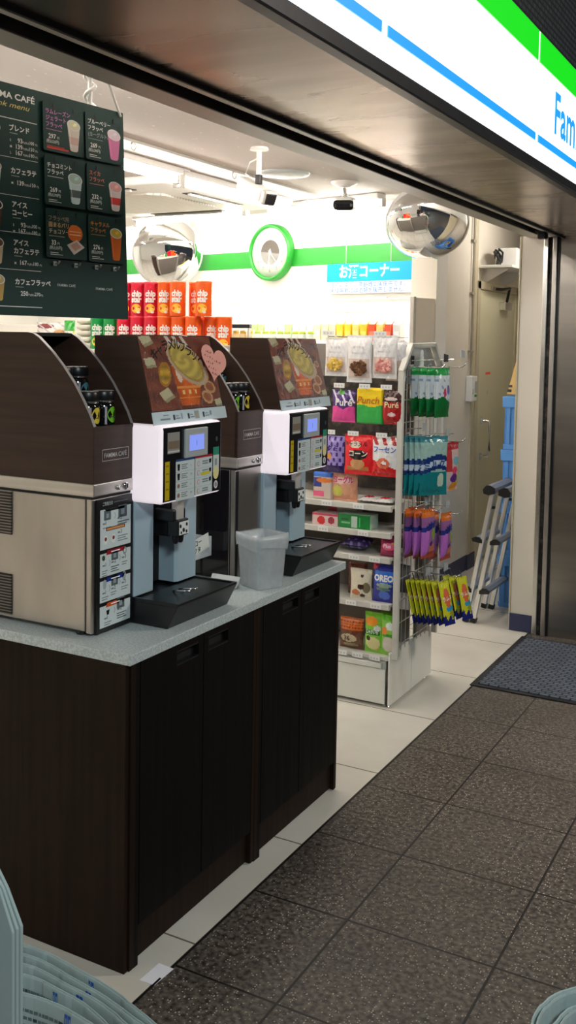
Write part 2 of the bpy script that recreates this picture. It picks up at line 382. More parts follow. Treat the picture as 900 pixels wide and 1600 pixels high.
# ------------------------------------------------------------------ illuminated fascia sign
FX = -0.842
sg = thing('fascia_sign','illuminated white fascia sign with green band, blue stripe and blue shop lettering above the entrance','sign',(FX,3.2,2.142))
M = Matrix.Rotation(R90,4,'Z')
def sy(y): return y-3.2
joints = [-1.73,-0.49,0.745,1.98,3.215,4.45,5.685]
for j in range(len(joints)-1):
    a, c = sy(joints[j])+0.004, sy(joints[j+1])-0.004
    MB(M).box(a,c,0.0,0.135,0.0,0.398,'sign_white',0.006).build('sign_panel',sg)
    g = 0.022
    MB(M).box(a+g*.6,c-g*.6,-0.003,0.0,0.054,0.078,'sign_blue').build('blue_stripe',sg)
    MB(M).box(a+g*.3,c-g*.3,-0.003,0.0,0.300,0.392,'sign_green').build('green_band',sg)
MB(M).text('FamilyMart', 0.232,0.122,0.192,-0.003,'sign_blue',bold=0.024).build('lettering',sg)
MB(M).box(sy(-1.73),sy(5.385),0.02,0.13,0.398,0.41,'dark_trim').build('top_cap',sg)

# ------------------------------------------------------------------ door with closer, far right
d = S(MB().box(-2.168,-2.138, 6.80,7.69, 0.02,1.93,'door_cream',0.004).build('door_1'))
f = MB(); f.box(-2.17,-2.125,6.735,6.80,0,1.985,'frame_cream',0.003); f.box(-2.17,-2.125,7.69,7.75,0,1.985,'frame_cream',0.003); f.box(-2.17,-2.125,6.735,7.75,1.93,1.985,'frame_cream',0.003); f.build('door_frame',d)
h = MB(); h.tube([(-2.138,6.93,0.76),(-2.085,6.93,0.765),(-2.078,6.93,0.80),(-2.078,6.93,0.98),(-2.085,6.93,1.01),(-2.138,6.93,1.015)],0.010,'chrome'); h.box(-2.14,-2.134,6.91,6.95,0.735,0.785,'bright_steel',0.003); h.box(-2.14,-2.134,6.91,6.95,0.99,1.04,'bright_steel',0.003); h.build('door_handle',d)
k = MB(); k.box(-2.138,-2.09,7.28,7.46,1.80,1.86,'bright_steel',0.006); k.tube([(-2.11,7.38,1.865),(-2.08,7.34,1.96),(-2.10,7.20,1.945),(-2.13,7.06,1.945)],0.011,'dark_trim'); k.box(-2.125,-2.11,7.02,7.10,1.935,1.96,'bright_steel',0.003); k.build('door_closer',d)
MB(Matrix.Translation((-2.1375,6.99,1.335)) @ M).sheet(0,0.12,0,0.018,0,'print',rgb(222,96,74)).build('red_sticker',d)
MB(Matrix.Translation((-2.1375,7.05,1.21)) @ M).ell(0,0,0.012,0.016,0,'print',rgb(190,184,168)).build('keyhole_plate',d)
# ------------------------------------------------------------------ ceiling fixtures
def tube_fixture(label, loc, rz, L=1.22, n=1, group='bare tube lights on the ceiling'):
    t = thing('tube_light', label, 'ceiling light', loc, rz, group)
    MB().box(-L/2,L/2,-0.045,0.045,-0.035,0.0,'white_plastic',0.006).build('housing',t)
    g = MB(); g.tube([(-L/2+0.03,0,-0.062),(L/2-0.03,0,-0.062)],0.016,'tube_light',12); g.build('lamp_tube',t)
    for s in (-1,1): MB().box(s*L/2-0.02,s*L/2+0.02,-0.02,0.02,-0.082,-0.03,'bright_steel',0.004).build('socket',t)
    return t
rowx = -3.045
for i,(y,lb) in enumerate(((3.2,'tube light on the near side of the steel bracket, partly behind the menu board'),(4.46,None),(5.72,None))):
    pass
tube_fixture('white tube light running away from the menu board edge to the bracket gap', (rowx,3.83,CEIL), R90)
tube_fixture('white tube light beyond the bracket gap, along the ceiling cassette vent', (rowx-0.02,5.09,CEIL), R90)
tube_fixture('tube light nearest the shop front, above the menu board', (rowx+0.02,2.56,CEIL), R90)
bk = MB(); bk.box(-3.07,-3.02,4.435,4.485,CEIL-0.10,CEIL,'bright_steel',0.004); bk.box(-3.09,-3.0,4.42,4.50,CEIL-0.012,CEIL,'white_plastic',0.003)
tag(bk.build('light_bracket'),'small steel bracket hanging in the gap between two tube lights','bracket')
tube_fixture('tube light close to the back wall, left one above the round mirror', tuple(onwall(3.05,0.55,CEIL)), WR)
tube_fixture('tube light close to the back wall, above the green rimmed clock', tuple(onwall(1.75,0.45,CEIL)), WR, 1.1)
tube_fixture('tube light close to the back wall, right of the small black camera', tuple(onwall(0.66,0.30,CEIL)), WR, 0.9)
tube_fixture('tube light deep in the shop, left of the ceiling cassette', (-4.75,4.3,CEIL), R90)
tube_fixture('tube light deep in the shop, behind the menu board', (-4.75,2.9,CEIL), R90)
tube_fixture('unseen tube light added by the shop front, over the gondola end', (-1.80,3.9,CEIL), R90)  # out of view, added to light the gondola end and front floor
tube_fixture('tube light over the cream back door', (-1.62,6.8,CEIL), R90, 0.62)
tube_fixture('unseen tube light added by the shop front, above the counter', (-1.95,2.55,CEIL), R90)  # out of view, added to brighten the front ceiling and worktop
# thin rail on the ceiling with rings
rl = MB(); rl.box(-2.80,-2.785,2.9,5.6,CEIL-0.014,CEIL,'strip_grey',0.002)
rt = thing('ceiling_rail','thin grey rail along the ceiling with little hanging rings','rail',(-2.79,4.2,CEIL)); rt.location=(0,0,0); rl.build('rail',rt)
for y in (3.72,4.6):
    g = MB(); g.tube([(-2.79,y+0.018*math.cos(a),CEIL-0.03+0.018*math.sin(a)) for a in [k*PI/6 for k in range(13)]],0.003,'wire',6); g.build('ring',rt)
# cassette air conditioner
ac = thing('cassette_air_conditioner','white ceiling cassette air conditioner with beige grille and slot vents','air conditioner',(-3.80,5.17,CEIL))
MB().box(-0.62,0.62,-0.62,0.58,-0.05,0.0,'white_plastic',0.012).build('casing',ac)
gp = [(-0.36,-0.28),(-0.28,-0.36),(0.28,-0.36),(0.36,-0.28),(0.36,0.28),(0.28,0.36),(-0.28,0.36),(-0.36,0.28)]
MB().prism(gp,'xy',-0.062,-0.048,'grille').build('grille',ac)
for (x0,x1,y0,y1) in ((0.47,0.55,-0.26,0.30),(-0.55,-0.47,-0.28,0.28),(-0.30,0.30,-0.55,-0.47),(-0.28,0.28,0.47,0.53)):
    v = MB(); v.box(x0,x1,y0,y1,-0.0535,-0.049,'black_slot'); 
    if x1-x0 < y1-y0: v.box(x0+0.03,x0+0.05,y0+0.01,y1-0.01,-0.066,-0.052,'strip_grey',0.002)
    else: v.box(x0+0.01,x1-0.01,y0+0.03,y0+0.05,-0.066,-0.052,'strip_grey',0.002)
    v.build('vent',ac)
# round ceiling speaker
sp = MB(); sp.lathe([(0.0,-0.016),(0.10,-0.016),(0.135,-0.010),(0.14,0.0)],(-2.60,4.80,CEIL),'grey_plastic',32)
tag(sp.build('ceiling_speaker'),'round grey speaker disc set flat in the ceiling','speaker')
# white surveillance camera on a stem
cm = thing('security_camera','white box security camera on a stem, left of the ceiling speaker','security camera',(-2.365,4.12,CEIL))
st = MB(); st.lathe([(0.045,-0.012),(0.04,0.0)],(0,0,0),'white_plastic',20); st.tube([(0,0,-0.01),(0,0,-0.13)],0.012,'white_plastic',12); st.build('stem',cm)
jb = MB(); jb.box(-0.014,0.014,-0.014,0.014,-0.17,-0.125,'dark_trim',0.004); jb.build('joint',cm)
Mc = Matrix.Translation((0,0,-0.175)) @ Matrix.Rotation(math.radians(66),4,'Z') @ Matrix.Rotation(math.radians(24),4,'X')
MB(Mc).box(-0.035,0.035,-0.08,0.13,-0.06,0.005,'white_plastic',0.012).build('camera_body',cm)
MB(Mc).box(-0.037,0.037,-0.115,-0.08,-0.062,0.008,'strip_grey',0.01).box(-0.028,0.028,-0.119,-0.114,-0.052,-0.004,'dark_trim',0.004).build('lens_hood',cm)
MB().tube([(-0.03,0.05,-0.16),(-0.09,0.03,-0.11),(-0.06,0.02,-0.06),(-0.008,0,-0.05)],0.004,'white_plastic',6).build('cable',cm)
c2 = thing('security_camera','black faced security camera on a ball mount, right of the clock','security camera',(-2.43,5.20,CEIL))
s2 = MB(); s2.lathe([(0.0,-0.03),(0.03,-0.03),(0.07,-0.012),(0.075,0.0)],(0,0,0),'white_plastic',24); s2.build('mount_base',c2)
s3 = MB(); s3.tube([(0,0,-0.025),(0.004,0,-0.07)],0.010,'chrome',10); s3.lathe([(0.0,-0.09),(0.016,-0.082),(0.018,-0.07),(0.0,-0.058)],(0.004,0,0),'chrome',14); s3.build('ball_joint',c2)
M2 = Matrix.Translation((0,0,-0.125)) @ Matrix.Rotation(math.radians(20),4,'Z') @ Matrix.Rotation(math.radians(6),4,'X')
MB(M2).box(-0.055,0.055,-0.03,0.16,-0.03,0.042,'white_plastic',0.018).build('camera_body',c2)
MB(M2).box(-0.058,0.058,-0.055,-0.028,-0.034,0.022,'black_gloss',0.02).build('lens_face',c2)

# ------------------------------------------------------------------ clock, mirrors and drinks-corner sign on the back wall
def wall_thing(name,label,cat,s,z,off=0.0):
    p = onwall(s,off,z); return thing(name,label,cat,tuple(p),WR)
ck = wall_thing('wall_clock','round white wall clock with a bright green rim on the green band','clock',1.352,2.168,0.006)
rr = 0.198
c = MB(); c.lathe([(rr*0.86,-0.03),(rr*0.89,-0.052),(rr*0.95,-0.052),(rr,-0.04),(rr,0.0)],(0,0,0),'green_stripe',48,'y'); c.build('rim',ck)
c = MB(); c.lathe([(0.0,-0.031),(rr*0.875,-0.031),(rr*0.875,0.0)],(0,0,0),'white_plastic',48,'y'); c.build('dial',ck)
c = MB(); c.ell(0,0,rr*0.44,rr*0.44,-0.0325,'mirror',n=40); c.build('mirror_disc',ck)
c = MB()
for i in range(1,13):
    a = PI/2-i*PI/6; c.text(str(i),math.cos(a)*rr*0.64,math.sin(a)*rr*0.64-0.012,0.034,-0.033,'print',rgb(150,148,146),'c')
c.build('numerals',ck)
def hand(name,ang,l,w):
    m = MB(Matrix.Rotation(-ang,4,'Y')); m.box(-w,w,-0.036,-0.034,-l*0.2,l,'white_plastic'); m.build(name,ck)
hand('hour_hand',math.radians(172),rr*0.45,0.004); hand('minute_hand',math.radians(176),rr*0.62,0.003); hand('second_hand',math.radians(222),rr*0.5,0.0015)
MB().lathe([(0.0,-0.040),(0.010,-0.038),(0.010,-0.033)],(0,0,0),'white_plastic',14,'y').build('hub',ck)

def dome_mirror(label,loc,R,dirv,depth=0.55):
    t = thing('convex_mirror',label,'mirror',loc)
    q = Vector(dirv).normalized().to_track_quat('Z','Y').to_matrix().to_4x4()
    prof = [(R*math.sin(a),R*depth*math.cos(a)) for a in [k*PI/2/14 for k in range(15)]]
    prof[0] = (0.0, R*depth)
    MB(q).lathe(prof[::-1],(0,0,0),'mirror',48).build('dome',t)
    MB(q).lathe([(R*0.98,0.012),(R*1.03,0.010),(R*1.03,-0.012),(R*0.9,-0.014)],(0,0,0),'white_plastic',48).build('rim',t)
    a = MB(q); a.tube([(0,0,-0.01),(0,0,-0.10)],0.014,'white_plastic',10); a.build('bracket',t)
    return t
dome_mirror('round convex mirror left of the clock, above the snack cans',(-4.33,6.20,2.195),0.255,(0.62,-1.0,-0.16),0.34)
dome_mirror('big domed convex mirror at the right end of the green band',(-2.085,5.60,2.25),0.235,(0.30,-0.75,-0.62),0.60)

hs = wall_thing('hanging_sign','blue and white drinks corner sign hanging on threads below the green band','sign',0.50,1.967,0.02)
W2 = 0.345
MB().box(-W2,W2,-0.006,0.0,-0.098,0.098,'white_plastic',0.001).build('board',hs)
b = MB(); b.sheet(-W2,W2,-0.02,0.098,-0.0066,'print',rgb(30,160,232)); b.text('お酒コーナー',0.0,0.012,0.092,-0.0072,'print',(1,1,1),'c',width=0.48,bold=0.028)
b.text('法律により、年齢確認実施中です。',-W2+0.03,-0.054,0.037,-0.0068,'print',rgb(70,130,190),width=0.60,bold=0.004)
b.text('未成年者には酒類を販売しません。',-W2+0.03,-0.091,0.037,-0.0068,'print',rgb(70,130,190),width=0.60,bold=0.004); b.build('lettering',hs)
for x in (-0.19,0.17): MB().tube([(x,-0.003,0.098),(x,0.0,0.46)],0.0018,'white_plastic',5).build('thread',hs)
bx = wall_thing('wall_sensor','small white sensor box with a black window under the drinks corner sign','sensor',0.43,1.825,0.0)
MB().box(-0.075,0.075,-0.03,0.0,-0.02,0.018,'white_plastic',0.005).build('housing',bx); MB().box(-0.03,0.02,-0.032,-0.029,-0.008,0.012,'black_plastic',0.002).build('window',bx)

# ------------------------------------------------------------------ wall by the back door
ws = thing('wall_shelf','white wall shelf above the cream door','shelf',(-2.17,7.13,2.08))
MB().box(0.0,0.235,-0.26,0.42,0.0,0.02,'white_plastic',0.003).build('shelf_board',ws)
for y in (-0.15,0.30): MB().prism([(0.0,-0.10),(0.0,0.0),(0.18,0.0),(0.165,-0.012),(0.012,-0.10)],'xz',y,y+0.012,'white_plastic').build('bracket',ws)
dv = thing('white_recorder','white recorder box with a small dark display on the wall shelf','recorder',(-2.07,7.18,2.1005))
MB().box(-0.03,0.125,-0.16,0.32,0.0,0.125,'white_plastic',0.006).build('case',dv)
MB().box(0.124,0.127,-0.02,0.08,0.05,0.085,'black_gloss',0.001).build('display',dv)
cb = MB()
for i in range(7):
    a0 = random.uniform(0,1); y=6.92+0.012*i; x=-2.06-0.01*(i%3)
    cb.tube([(x,y+0.05,2.106),(x+0.03,y-0.03,2.13+0.01*i),(x,y-0.02,2.18+0.006*i),(x-0.02,y+0.06,2.205),(x-0.03,y+0.12,2.16)],0.007,'black_plastic',6)
tag(cb.build('cable_bundle'),'tangle of black cables beside the recorder box','cables')
cb2 = thing('control_box','white control box on the right hand wall with a grey keypad','control box',(-2.135,6.60,1.25))
MB().box(0.0,0.045,-0.055,0.062,-0.085,0.085,'white_plastic',0.006).build('case',cb2)
MB().box(0.044,0.047,0.005,0.05,-0.03,0.05,'grey_plastic',0.001).box(0.044,0.047,0.005,0.05,-0.055,-0.038,'green_stripe',0.001).build('keypad',cb2)
MB().box(0.044,0.047,-0.04,-0.02,-0.035,0.0,'strip_grey',0.001).build('dial_window',cb2)
cd = thing('conduit','thin grey conduit running down the right hand wall to the control box','conduit',(-2.12,6.600,1.34))
MB().tube([(0,0,0),(0,0,1.11)],0.007,'conduit_grey',8).build('pipe',cd)
for z in (0.16,0.55,0.9): MB().box(-0.014,0.009,-0.03,0.03,z-0.008,z+0.008,'conduit_grey',0.003).build('clip',cd)

# ------------------------------------------------------------------ blue folding crates, wet floor board, step ladder
def crate():
    t = thing('folding_crate','', 'crate',group='blue crates stacked behind the pillar')
    w,dp,h = 0.36,0.50,0.312
    m = MB(); t_=0.012
    m.box(-w/2,w/2,-dp/2,dp/2,0,0.02,'crate_blue',0.003)
    for s in (-1,1):
        m.box(s*w/2-(t_ if s>0 else 0),s*w/2+(0 if s>0 else t_),-dp/2,dp/2,0.02,h-0.05,'crate_blue')
        m.box(-w/2,w/2,s*dp/2-(t_ if s>0 else 0),s*dp/2+(0 if s>0 else t_),0.02,h-0.05,'crate_blue')
    m.build('body',t)
    r = MB()
    for s in (-1,1):
        r.box(s*w/2-0.016,s*w/2+0.016,-dp/2-0.012,dp/2+0.012,h-0.065,h-0.001,'crate_blue',0.004)
        r.box(-w/2-0.012,w/2+0.012,s*dp/2-0.016,s*dp/2+0.016,h-0.065,h-0.001,'crate_blue',0.004)
    r.build('rim',t)
    q = MB()
    for s in (-1,1):
        for k in range(5):
            y = -dp/2+0.03+k*(dp-0.06)/4; q.box(s*w/2-0.008,s*w/2+0.008,y-0.012,y+0.012,0.0,h-0.06,'crate_blue',0.002)
        for k in range(5):
            x = -w/2+0.02+k*(w-0.04)/4; q.box(x-0.012,x+0.012,s*dp/2-0.008,s*dp/2+0.008,0.0,h-0.06,'crate_blue',0.002)
        q.box(-w/2,w/2,s*dp/2-0.009,s*dp/2+0.009,0.0,0.03,'crate_blue',0.002); q.box(s*w/2-0.009,s*w/2+0.009,-dp/2,dp/2,0.0,0.03,'crate_blue',0.002)
    q.build('ribs',t)
    return t
c0 = crate()
clabs = ['blue folding crate on the floor, bottom of the stack behind the pillar','second blue crate from the floor, half hidden by the step ladder','third blue crate from the floor, just above the ladder top','topmost blue crate, carrying the yellow floor sign']
# the pillar hides the right of the stack, so it stands between the two walls
for i,lb in enumerate(clabs):
    o = c0 if i==0 else copy_tree(c0)
    at(o,(-1.480+0.003*(i%2),6.085,0.3125*i+0.0005)); o['label']=lb
wf = thing('wet_floor_sign','folded yellow floor warning board standing on the topmost blue crate','warning sign',(-1.585,5.93,1.2505))
for s in (-1,1):
    M_ = Matrix.Translation((0,0,0.0)) @ Matrix.Rotation(s*math.radians(7),4,'X') @ Matrix.Translation((0,s*0.028,0))
    m = MB(M_); m.prism([(-0.085,0.004),(0.085,0.004),(0.045,0.235),(-0.035,0.235)],'xz',-0.006,0.006,'yellow_plastic',0.002); o = m.build('panel',wf)
    m = MB(M_)
    m.box(-0.082,-0.058,-0.0075,0.0075,0.018,0.034,'dark_trim',0.001).box(-0.079,-0.055,-0.0075,0.0075,0.046,0.060,'dark_trim',0.001)
    m.box(-0.03,0.045,-0.0068,0.0068,0.10,0.19,'black_plastic',0.002); m.build('pictogram',o)
MB().tube([(-0.03,0,0.238),(0.04,0,0.238)],0.010,'yellow_plastic',10).build('hinge',wf)

ld = thing('step_ladder','folded aluminium step ladder with blue grey treads leaning beside the blue crates','step ladder',(-1.705,5.58,0))
y0,y1 = -0.17,0.17
A0,A1 = Vector((-0.022,0,0.0)),Vector((0.118,0,0.765)); B0,B1 = Vector((0.022,0,0.0)),Vector((0.163,0,0.758))
for P0,P1 in ((A0,A1),(B0,B1)):
    for y in (y0,y1):
        dvec = (P1-P0); ang = math.atan2(dvec.x,dvec.z)
        Ms = Matrix.Translation((P0.x,y,P0.z)) @ Matrix.Rotation(ang,4,'Y')
        st = MB(Ms).box(-0.012,0.012,-0.016,0.016,0.012,dvec.length,'aluminium',0.004).build('stile',ld)
        MB(Ms).box(-0.016,0.016,-0.019,0.019,0.0028,0.03,'black_plastic',0.003).build('rubber_foot',st)
def tread(P0,P1,frac,side,top=False):
    p = P0.lerp(P1,frac)
    pts = [(0,0.0),(side*0.015,0.012),(side*0.036,0.014),(side*0.055,0.003),(side*0.052,-0.012),(side*0.02,-0.017),(0,-0.018)]
    if top: pts = [(-side*0.012,0.008),(side*0.015,0.022),(side*0.035,0.02),(side*0.052,-0.002),(side*0.048,-0.024),(side*0.02,-0.030),(-side*0.012,-0.02)]
    pts = [(p.x+a,p.z+b) for a,b in pts]
    o = MB().prism(pts,'xz',y0-0.012,y1+0.012,'tread').build('tread',ld)
    for y in (y0-0.02,y1+0.012): MB().prism([(p.x+(a-p.x)*1.06,p.z+(b-p.z)*1.06) for a,b in pts],'xz',y,y+0.008,'black_plastic').build('end_cap',o)
for fr in (0.25,0.62): tread(A0,A1,fr,-1); tread(B0,B1,fr,1)
tread(A0,A1,0.99,-1,True); tread(B0,B1,0.99,1,True)
m = MB()
for fr in (0.86,):
    a,b = A0.lerp(A1,fr),B0.lerp(B1,fr); m.box(a.x-0.006,b.x+0.006,y0-0.004,y0+0.004,a.z-0.008,a.z+0.008,'dark_trim',0.002); m.box(a.x-0.006,b.x+0.006,y1-0.004,y1+0.004,a.z-0.008,a.z+0.008,'dark_trim',0.002)
m.build('lock_strut',ld)

# ------------------------------------------------------------------ floor things
mt = thing('door_mat','blue grey ribbed door mat with a dark rubber edge in front of the steel wall','mat',(-0.75,4.84,0.0))
MB().box(-0.595,0.595,-0.415,0.415,0.0005,0.011,'rug_weave',0.003).build('carpet',mt)
MB().box(-0.625,0.625,-0.445,0.445,0.0003,0.006,'black_plastic',0.002).build('rubber_edge',mt)
pp = MB(); pp.add([(-1.402,1.918,0.001),(-1.359,1.920,0.001),(-1.355,1.996,0.0015),(-1.398,1.994,0.003),(-1.402,1.918,0.0004),(-1.359,1.920,0.0004),(-1.355,1.996,0.0004),(-1.398,1.994,0.0004)],[(0,1,2,3),(4,7,6,5),(0,4,5,1),(1,5,6,2),(2,6,7,3),(3,7,4,0)],'paper',rgb(246,244,252))
tag(pp.build('paper_card'),'small white paper card lying on the floor by the counter corner','card')

# ------------------------------------------------------------------ coffee counter
XF,YC = -1.442,1.93
def cabinet(loc,label,doors,side=False):
    t = thing('base_cabinet',label,'cabinet',loc,R90,'dark wood cabinets under the coffee counter')
    w = 0.594 if doors[1] < 0.7 else doors[1]
    w = doors[-1]
    m = MB(); m.box(0.0,w,0.022,0.66,0.10,0.772,'wenge_side'); m.build('carcass',t)
    m = MB(); m.box(w-0.018,w,0.0,0.60,0.004,0.772,'wenge_side',0.001); m.build('side_panel',t)
    m = MB(); m.box(0.0,0.02,0.0,0.66,0.0,0.772,'wenge_side',0.001); m.box(0.0195,0.035,0.0,0.025,0.0,0.772,'wenge'); m.build('side_panel',t)
    m = MB(); m.box(0.02,w-0.02,0.014,0.03,0.006,0.10,'wenge_side',0.002); m.build('plinth',t)
    xs = [0.037]+list(doors[:-1])+[w-0.02]
    for i in range(2):
        a,b = xs[i]+0.002,xs[i+1]-0.002
        sx = (b-0.125,b-0.022) if i==0 else (a+0.022,a+0.125)
        z0,z1 = 0.712,0.752
        m = MB(); o_ = 0.0
        for (p,q,r_,s_) in ((a,sx[0],0.102,0.768),(sx[1],b,0.102,0.768),(sx[0],sx[1],0.102,z0),(sx[0],sx[1],z1,0.768)):
            m.box(p,q,0.0,0.02,r_,s_,'wenge')
        dd = m.build('door',t)
        m = MB(); m.box(sx[0],sx[1],0.0175,0.0195,z0,z1,'black_matte'); m.box(sx[0],sx[1],0.0005,0.017,z0,z0+0.005,'black_plastic'); m.box(sx[0],sx[1],0.0005,0.017,z1-0.005,z1,'black_plastic'); m.build('grip_slot',dd)
    return t
cabinet((XF,YC,0.0005),'dark wood cabinet nearest the viewer, under the first coffee machine',(0.322,0.61))
cabinet((XF,YC+0.612,0.0005),'dark wood cabinet at the far end, under the second coffee machine',(0.285,0.572))
MBp = MB().box(-2.12,-1.447,1.915,1.9295,0.0005,0.7735,'wenge_side',0.001)
tag(MBp.build('end_panel'),'wide dark wood end panel closing the near end of the counter','panel')
tag(MB().box(-2.135,-1.431,1.910,3.137,0.774,0.80,'worktop',0.002).build('worktop'),'pale grey speckled worktop running over both dark cabinets','worktop')
ft = MB()
# ------------------------------------------------------------------ ice machines with wooden flavour stands
def ice_machine(label, far=False):
    t = thing('ice_machine',label,'ice machine',group='ice machines on the counter')
    W,D = 0.163,0.47
    m = MB(); m.box(0.002,W-0.002,0.026,D,0.012,0.352,'brushed_steel',0.003)
    for x in (0.02,W-0.02):
        for y in (0.05,D-0.05): m.lathe([(0.014,0.0),(0.016,0.014)],(x,y,0.0),'black_plastic',12)
    m.build('body',t)
    m = MB(); m.box(0.001,W-0.001,0.004,0.022,0.008,0.352,'brushed_steel',0.003); m.box(0.004,W-0.004,0.021,0.027,0.01,0.35,'black_matte'); dr = m.build('front_door',t)
    m = MB(); m.box(-0.002,W+0.002,-0.004,D,0.358,0.391,'steel_sheet',0.003); m.box(0.002,W-0.002,0.003,D-0.01,0.351,0.359,'black_matte'); bd = m.build('top_band',t)
    m = MB(); m.lathe([(0.0,-0.010),(0.009,-0.010),(0.011,-0.004)],(0.128,0,0.374),'chrome',18,'y'); m.box(0.126,0.130,-0.0115,-0.0095,0.368,0.380,'dark_trim'); m.build('lock',bd)
    m = MB(); m.lathe([(0.0,-0.009),(0.006,-0.009),(0.007,-0.004)],(0.096,0,0.373),'bright_steel',14,'y'); m.build('button',bd)
    for z0,z1 in (() if far else ((0.235,0.349),(0.02,0.128))):
        m = MB(); m.box(-0.0025,0.003,0.272,0.40,z0,z1,'vent_bars',0.0); m.build('vent',t)
    if far:
        MB().box(-0.001,0.0025,0.028,D-0.002,0.012,0.35,'black_gloss').build('dark_reflection_panel',t); MB().box(0.003,0.016,0.0015,0.005,0.012,0.348,'dark_trim',0.001).build('seam_strip',dr); return t  # black sheet stands in for the dark reflection on the steel side
    # instruction board
    m = MB(); m.box(0.014,W+0.002,-0.002,0.0035,0.006,0.349,'black_plastic',0.001)
    y=-0.0026
    H0,H1 = 0.006,0.349
    def Z(p): return H1-(p-60)/1515.0*(H1-H0)
    x0,x1 = 0.026,0.153
    G=rgb(206,216,216); D_=rgb(70,78,82); Ls=rgb(120,128,132)
    tabs=(None,rgb(160,30,40),rgb(30,50,140),rgb(214,84,36))
    for i,(a,b_) in enumerate(((180,635),(680,945),(990,1235),(1280,1525))):
        m.sheet(x0,x1,Z(b_),Z(a),y,'print',G)
        tz = Z(a)
        if tabs[i]: m.poly([(x0+0.024,tz-0.005),(x1-0.03,tz-0.005),(x1-0.024,tz+0.006),(x0+0.030,tz+0.006)],y-0.0003,'print',tabs[i]); m.sheet(x0+0.045,x1-0.045,tz-0.001,tz+0.002,y-0.0006,'print',(1,1,1))
        else: m.poly([(x0+0.024,tz-0.006),(x1-0.03,tz-0.006),(x1-0.024,tz),(x0+0.018,tz)],y-0.0003,'print',rgb(24,24,26))
    m.text('ご利用方法',0.036,Z(135),0.011,y-0.0003,'print',G,width=0.04); m.sheet(0.082,0.14,Z(118),Z(112),y-0.0003,'print',Ls)
    # pictures, arrows, step numbers
    def pic(cx,z,s=0.014): m.sheet(cx-s,cx+s,z-s*0.9,z+s*0.9,y-0.0003,'print',rgb(92,102,108)); m.sheet(cx-s*.4,cx+s*.4,z-s*0.5,z+s*0.3,y-0.0006,'print',rgb(150,160,164))
    def step(n,x,z,s=0.014): m.sheet(x,x+0.010,z+0.001,z+0.005,y-0.0003,'print',Ls); m.text(n,x+0.012,z,s,y-0.0003,'print',D_,bold=0.01)
    def lines(x,z,w,n=2,c=Ls):
        for q in range(n): m.sheet(x,x+w*(1-0.2*(q%2)),z-0.006*q-0.0022,z-0.006*q,y-0.0003,'print',c)
    def arrow(x,z): m.poly([(x,z+0.008),(x+0.003,z+0.008),(x+0.007,z),(x+0.003,z-0.008),(x,z-0.008),(x+0.004,z)],y-0.0003,'print',rgb(166,174,176))
    pic(0.055,Z(250)); pic(0.118,Z(235),0.018); arrow(0.083,Z(270)); step('1',0.036,Z(355)); step('2',0.096,Z(325)); lines(0.036,Z(385),0.035,1); lines(0.096,Z(350),0.05,2,D_)
    m.sheet(0.05,0.128,Z(430),Z(390),y-0.0003,'print',rgb(70,40,36)); m.sheet(0.053,0.125,Z(422),Z(398),y-0.0005,'print',rgb(222,150,90))
    for cx in (0.048,0.080): m.ell(cx,Z(530),0.009,0.012,y-0.0003,'print',rgb(228,230,228)); m.ell(cx,Z(520),0.005,0.005,y-0.0006,'print',rgb(130,60,50))
    step('3',0.098,Z(490)); lines(0.098,Z(515),0.042,3)
    pic(0.086,Z(725),0.014); m.ell(0.04,Z(730),0.007,0.008,y-0.0003,'print',rgb(66,84,66),rot=0.5,n=6); m.ell(0.128,Z(705),0.008,0.010,y-0.0003,'print',rgb(140,150,152)); m.ell(0.128,Z(705),0.004,0.005,y-0.0006,'print',G)
    step('1',0.036,Z(830)); step('2',0.072,Z(815)); step('3',0.116,Z(795)); arrow(0.062,Z(800)); arrow(0.104,Z(770)); lines(0.034,Z(875),0.022,3); lines(0.070,Z(850),0.034,3,D_); lines(0.116,Z(830),0.024,2)
    pic(0.086,Z(1020),0.014); m.ell(0.045,Z(1035),0.007,0.013,y-0.0003,'print',rgb(170,176,178)); m.ell(0.126,Z(1000),0.007,0.013,y-0.0003,'print',rgb(160,166,168))
    step('1',0.036,Z(1145)); step('2',0.072,Z(1120)); step('3',0.116,Z(1090)); arrow(0.062,Z(1090)); arrow(0.104,Z(1055)); lines(0.034,Z(1175),0.028,2); lines(0.07,Z(1145),0.024,2); lines(0.114,Z(1120),0.03,2)
    m.poly([(0.052,Z(1340)),(0.066,Z(1335)),(0.063,Z(1390)),(0.055,Z(1392))],y-0.0003,'print',rgb(30,30,32)); pic(0.112,Z(1300),0.016)
    step('1',0.044,Z(1440)); step('2',0.098,Z(1385)); arrow(0.083,Z(1360)); lines(0.044,Z(1470),0.03,2); lines(0.096,Z(1415),0.04,3,D_)
    m.build('instruction_board',dr)
    return t
i1 = ice_machine('steel ice machine at the near end of the counter with vented side in view')
at(i1,(-1.597,1.973,0.8003),R90)
i2 = ice_machine('', True); at(i2,(-1.597,2.672,0.8003),R90); i2['label']='second steel ice machine with a plain front, behind the clear plastic bin'

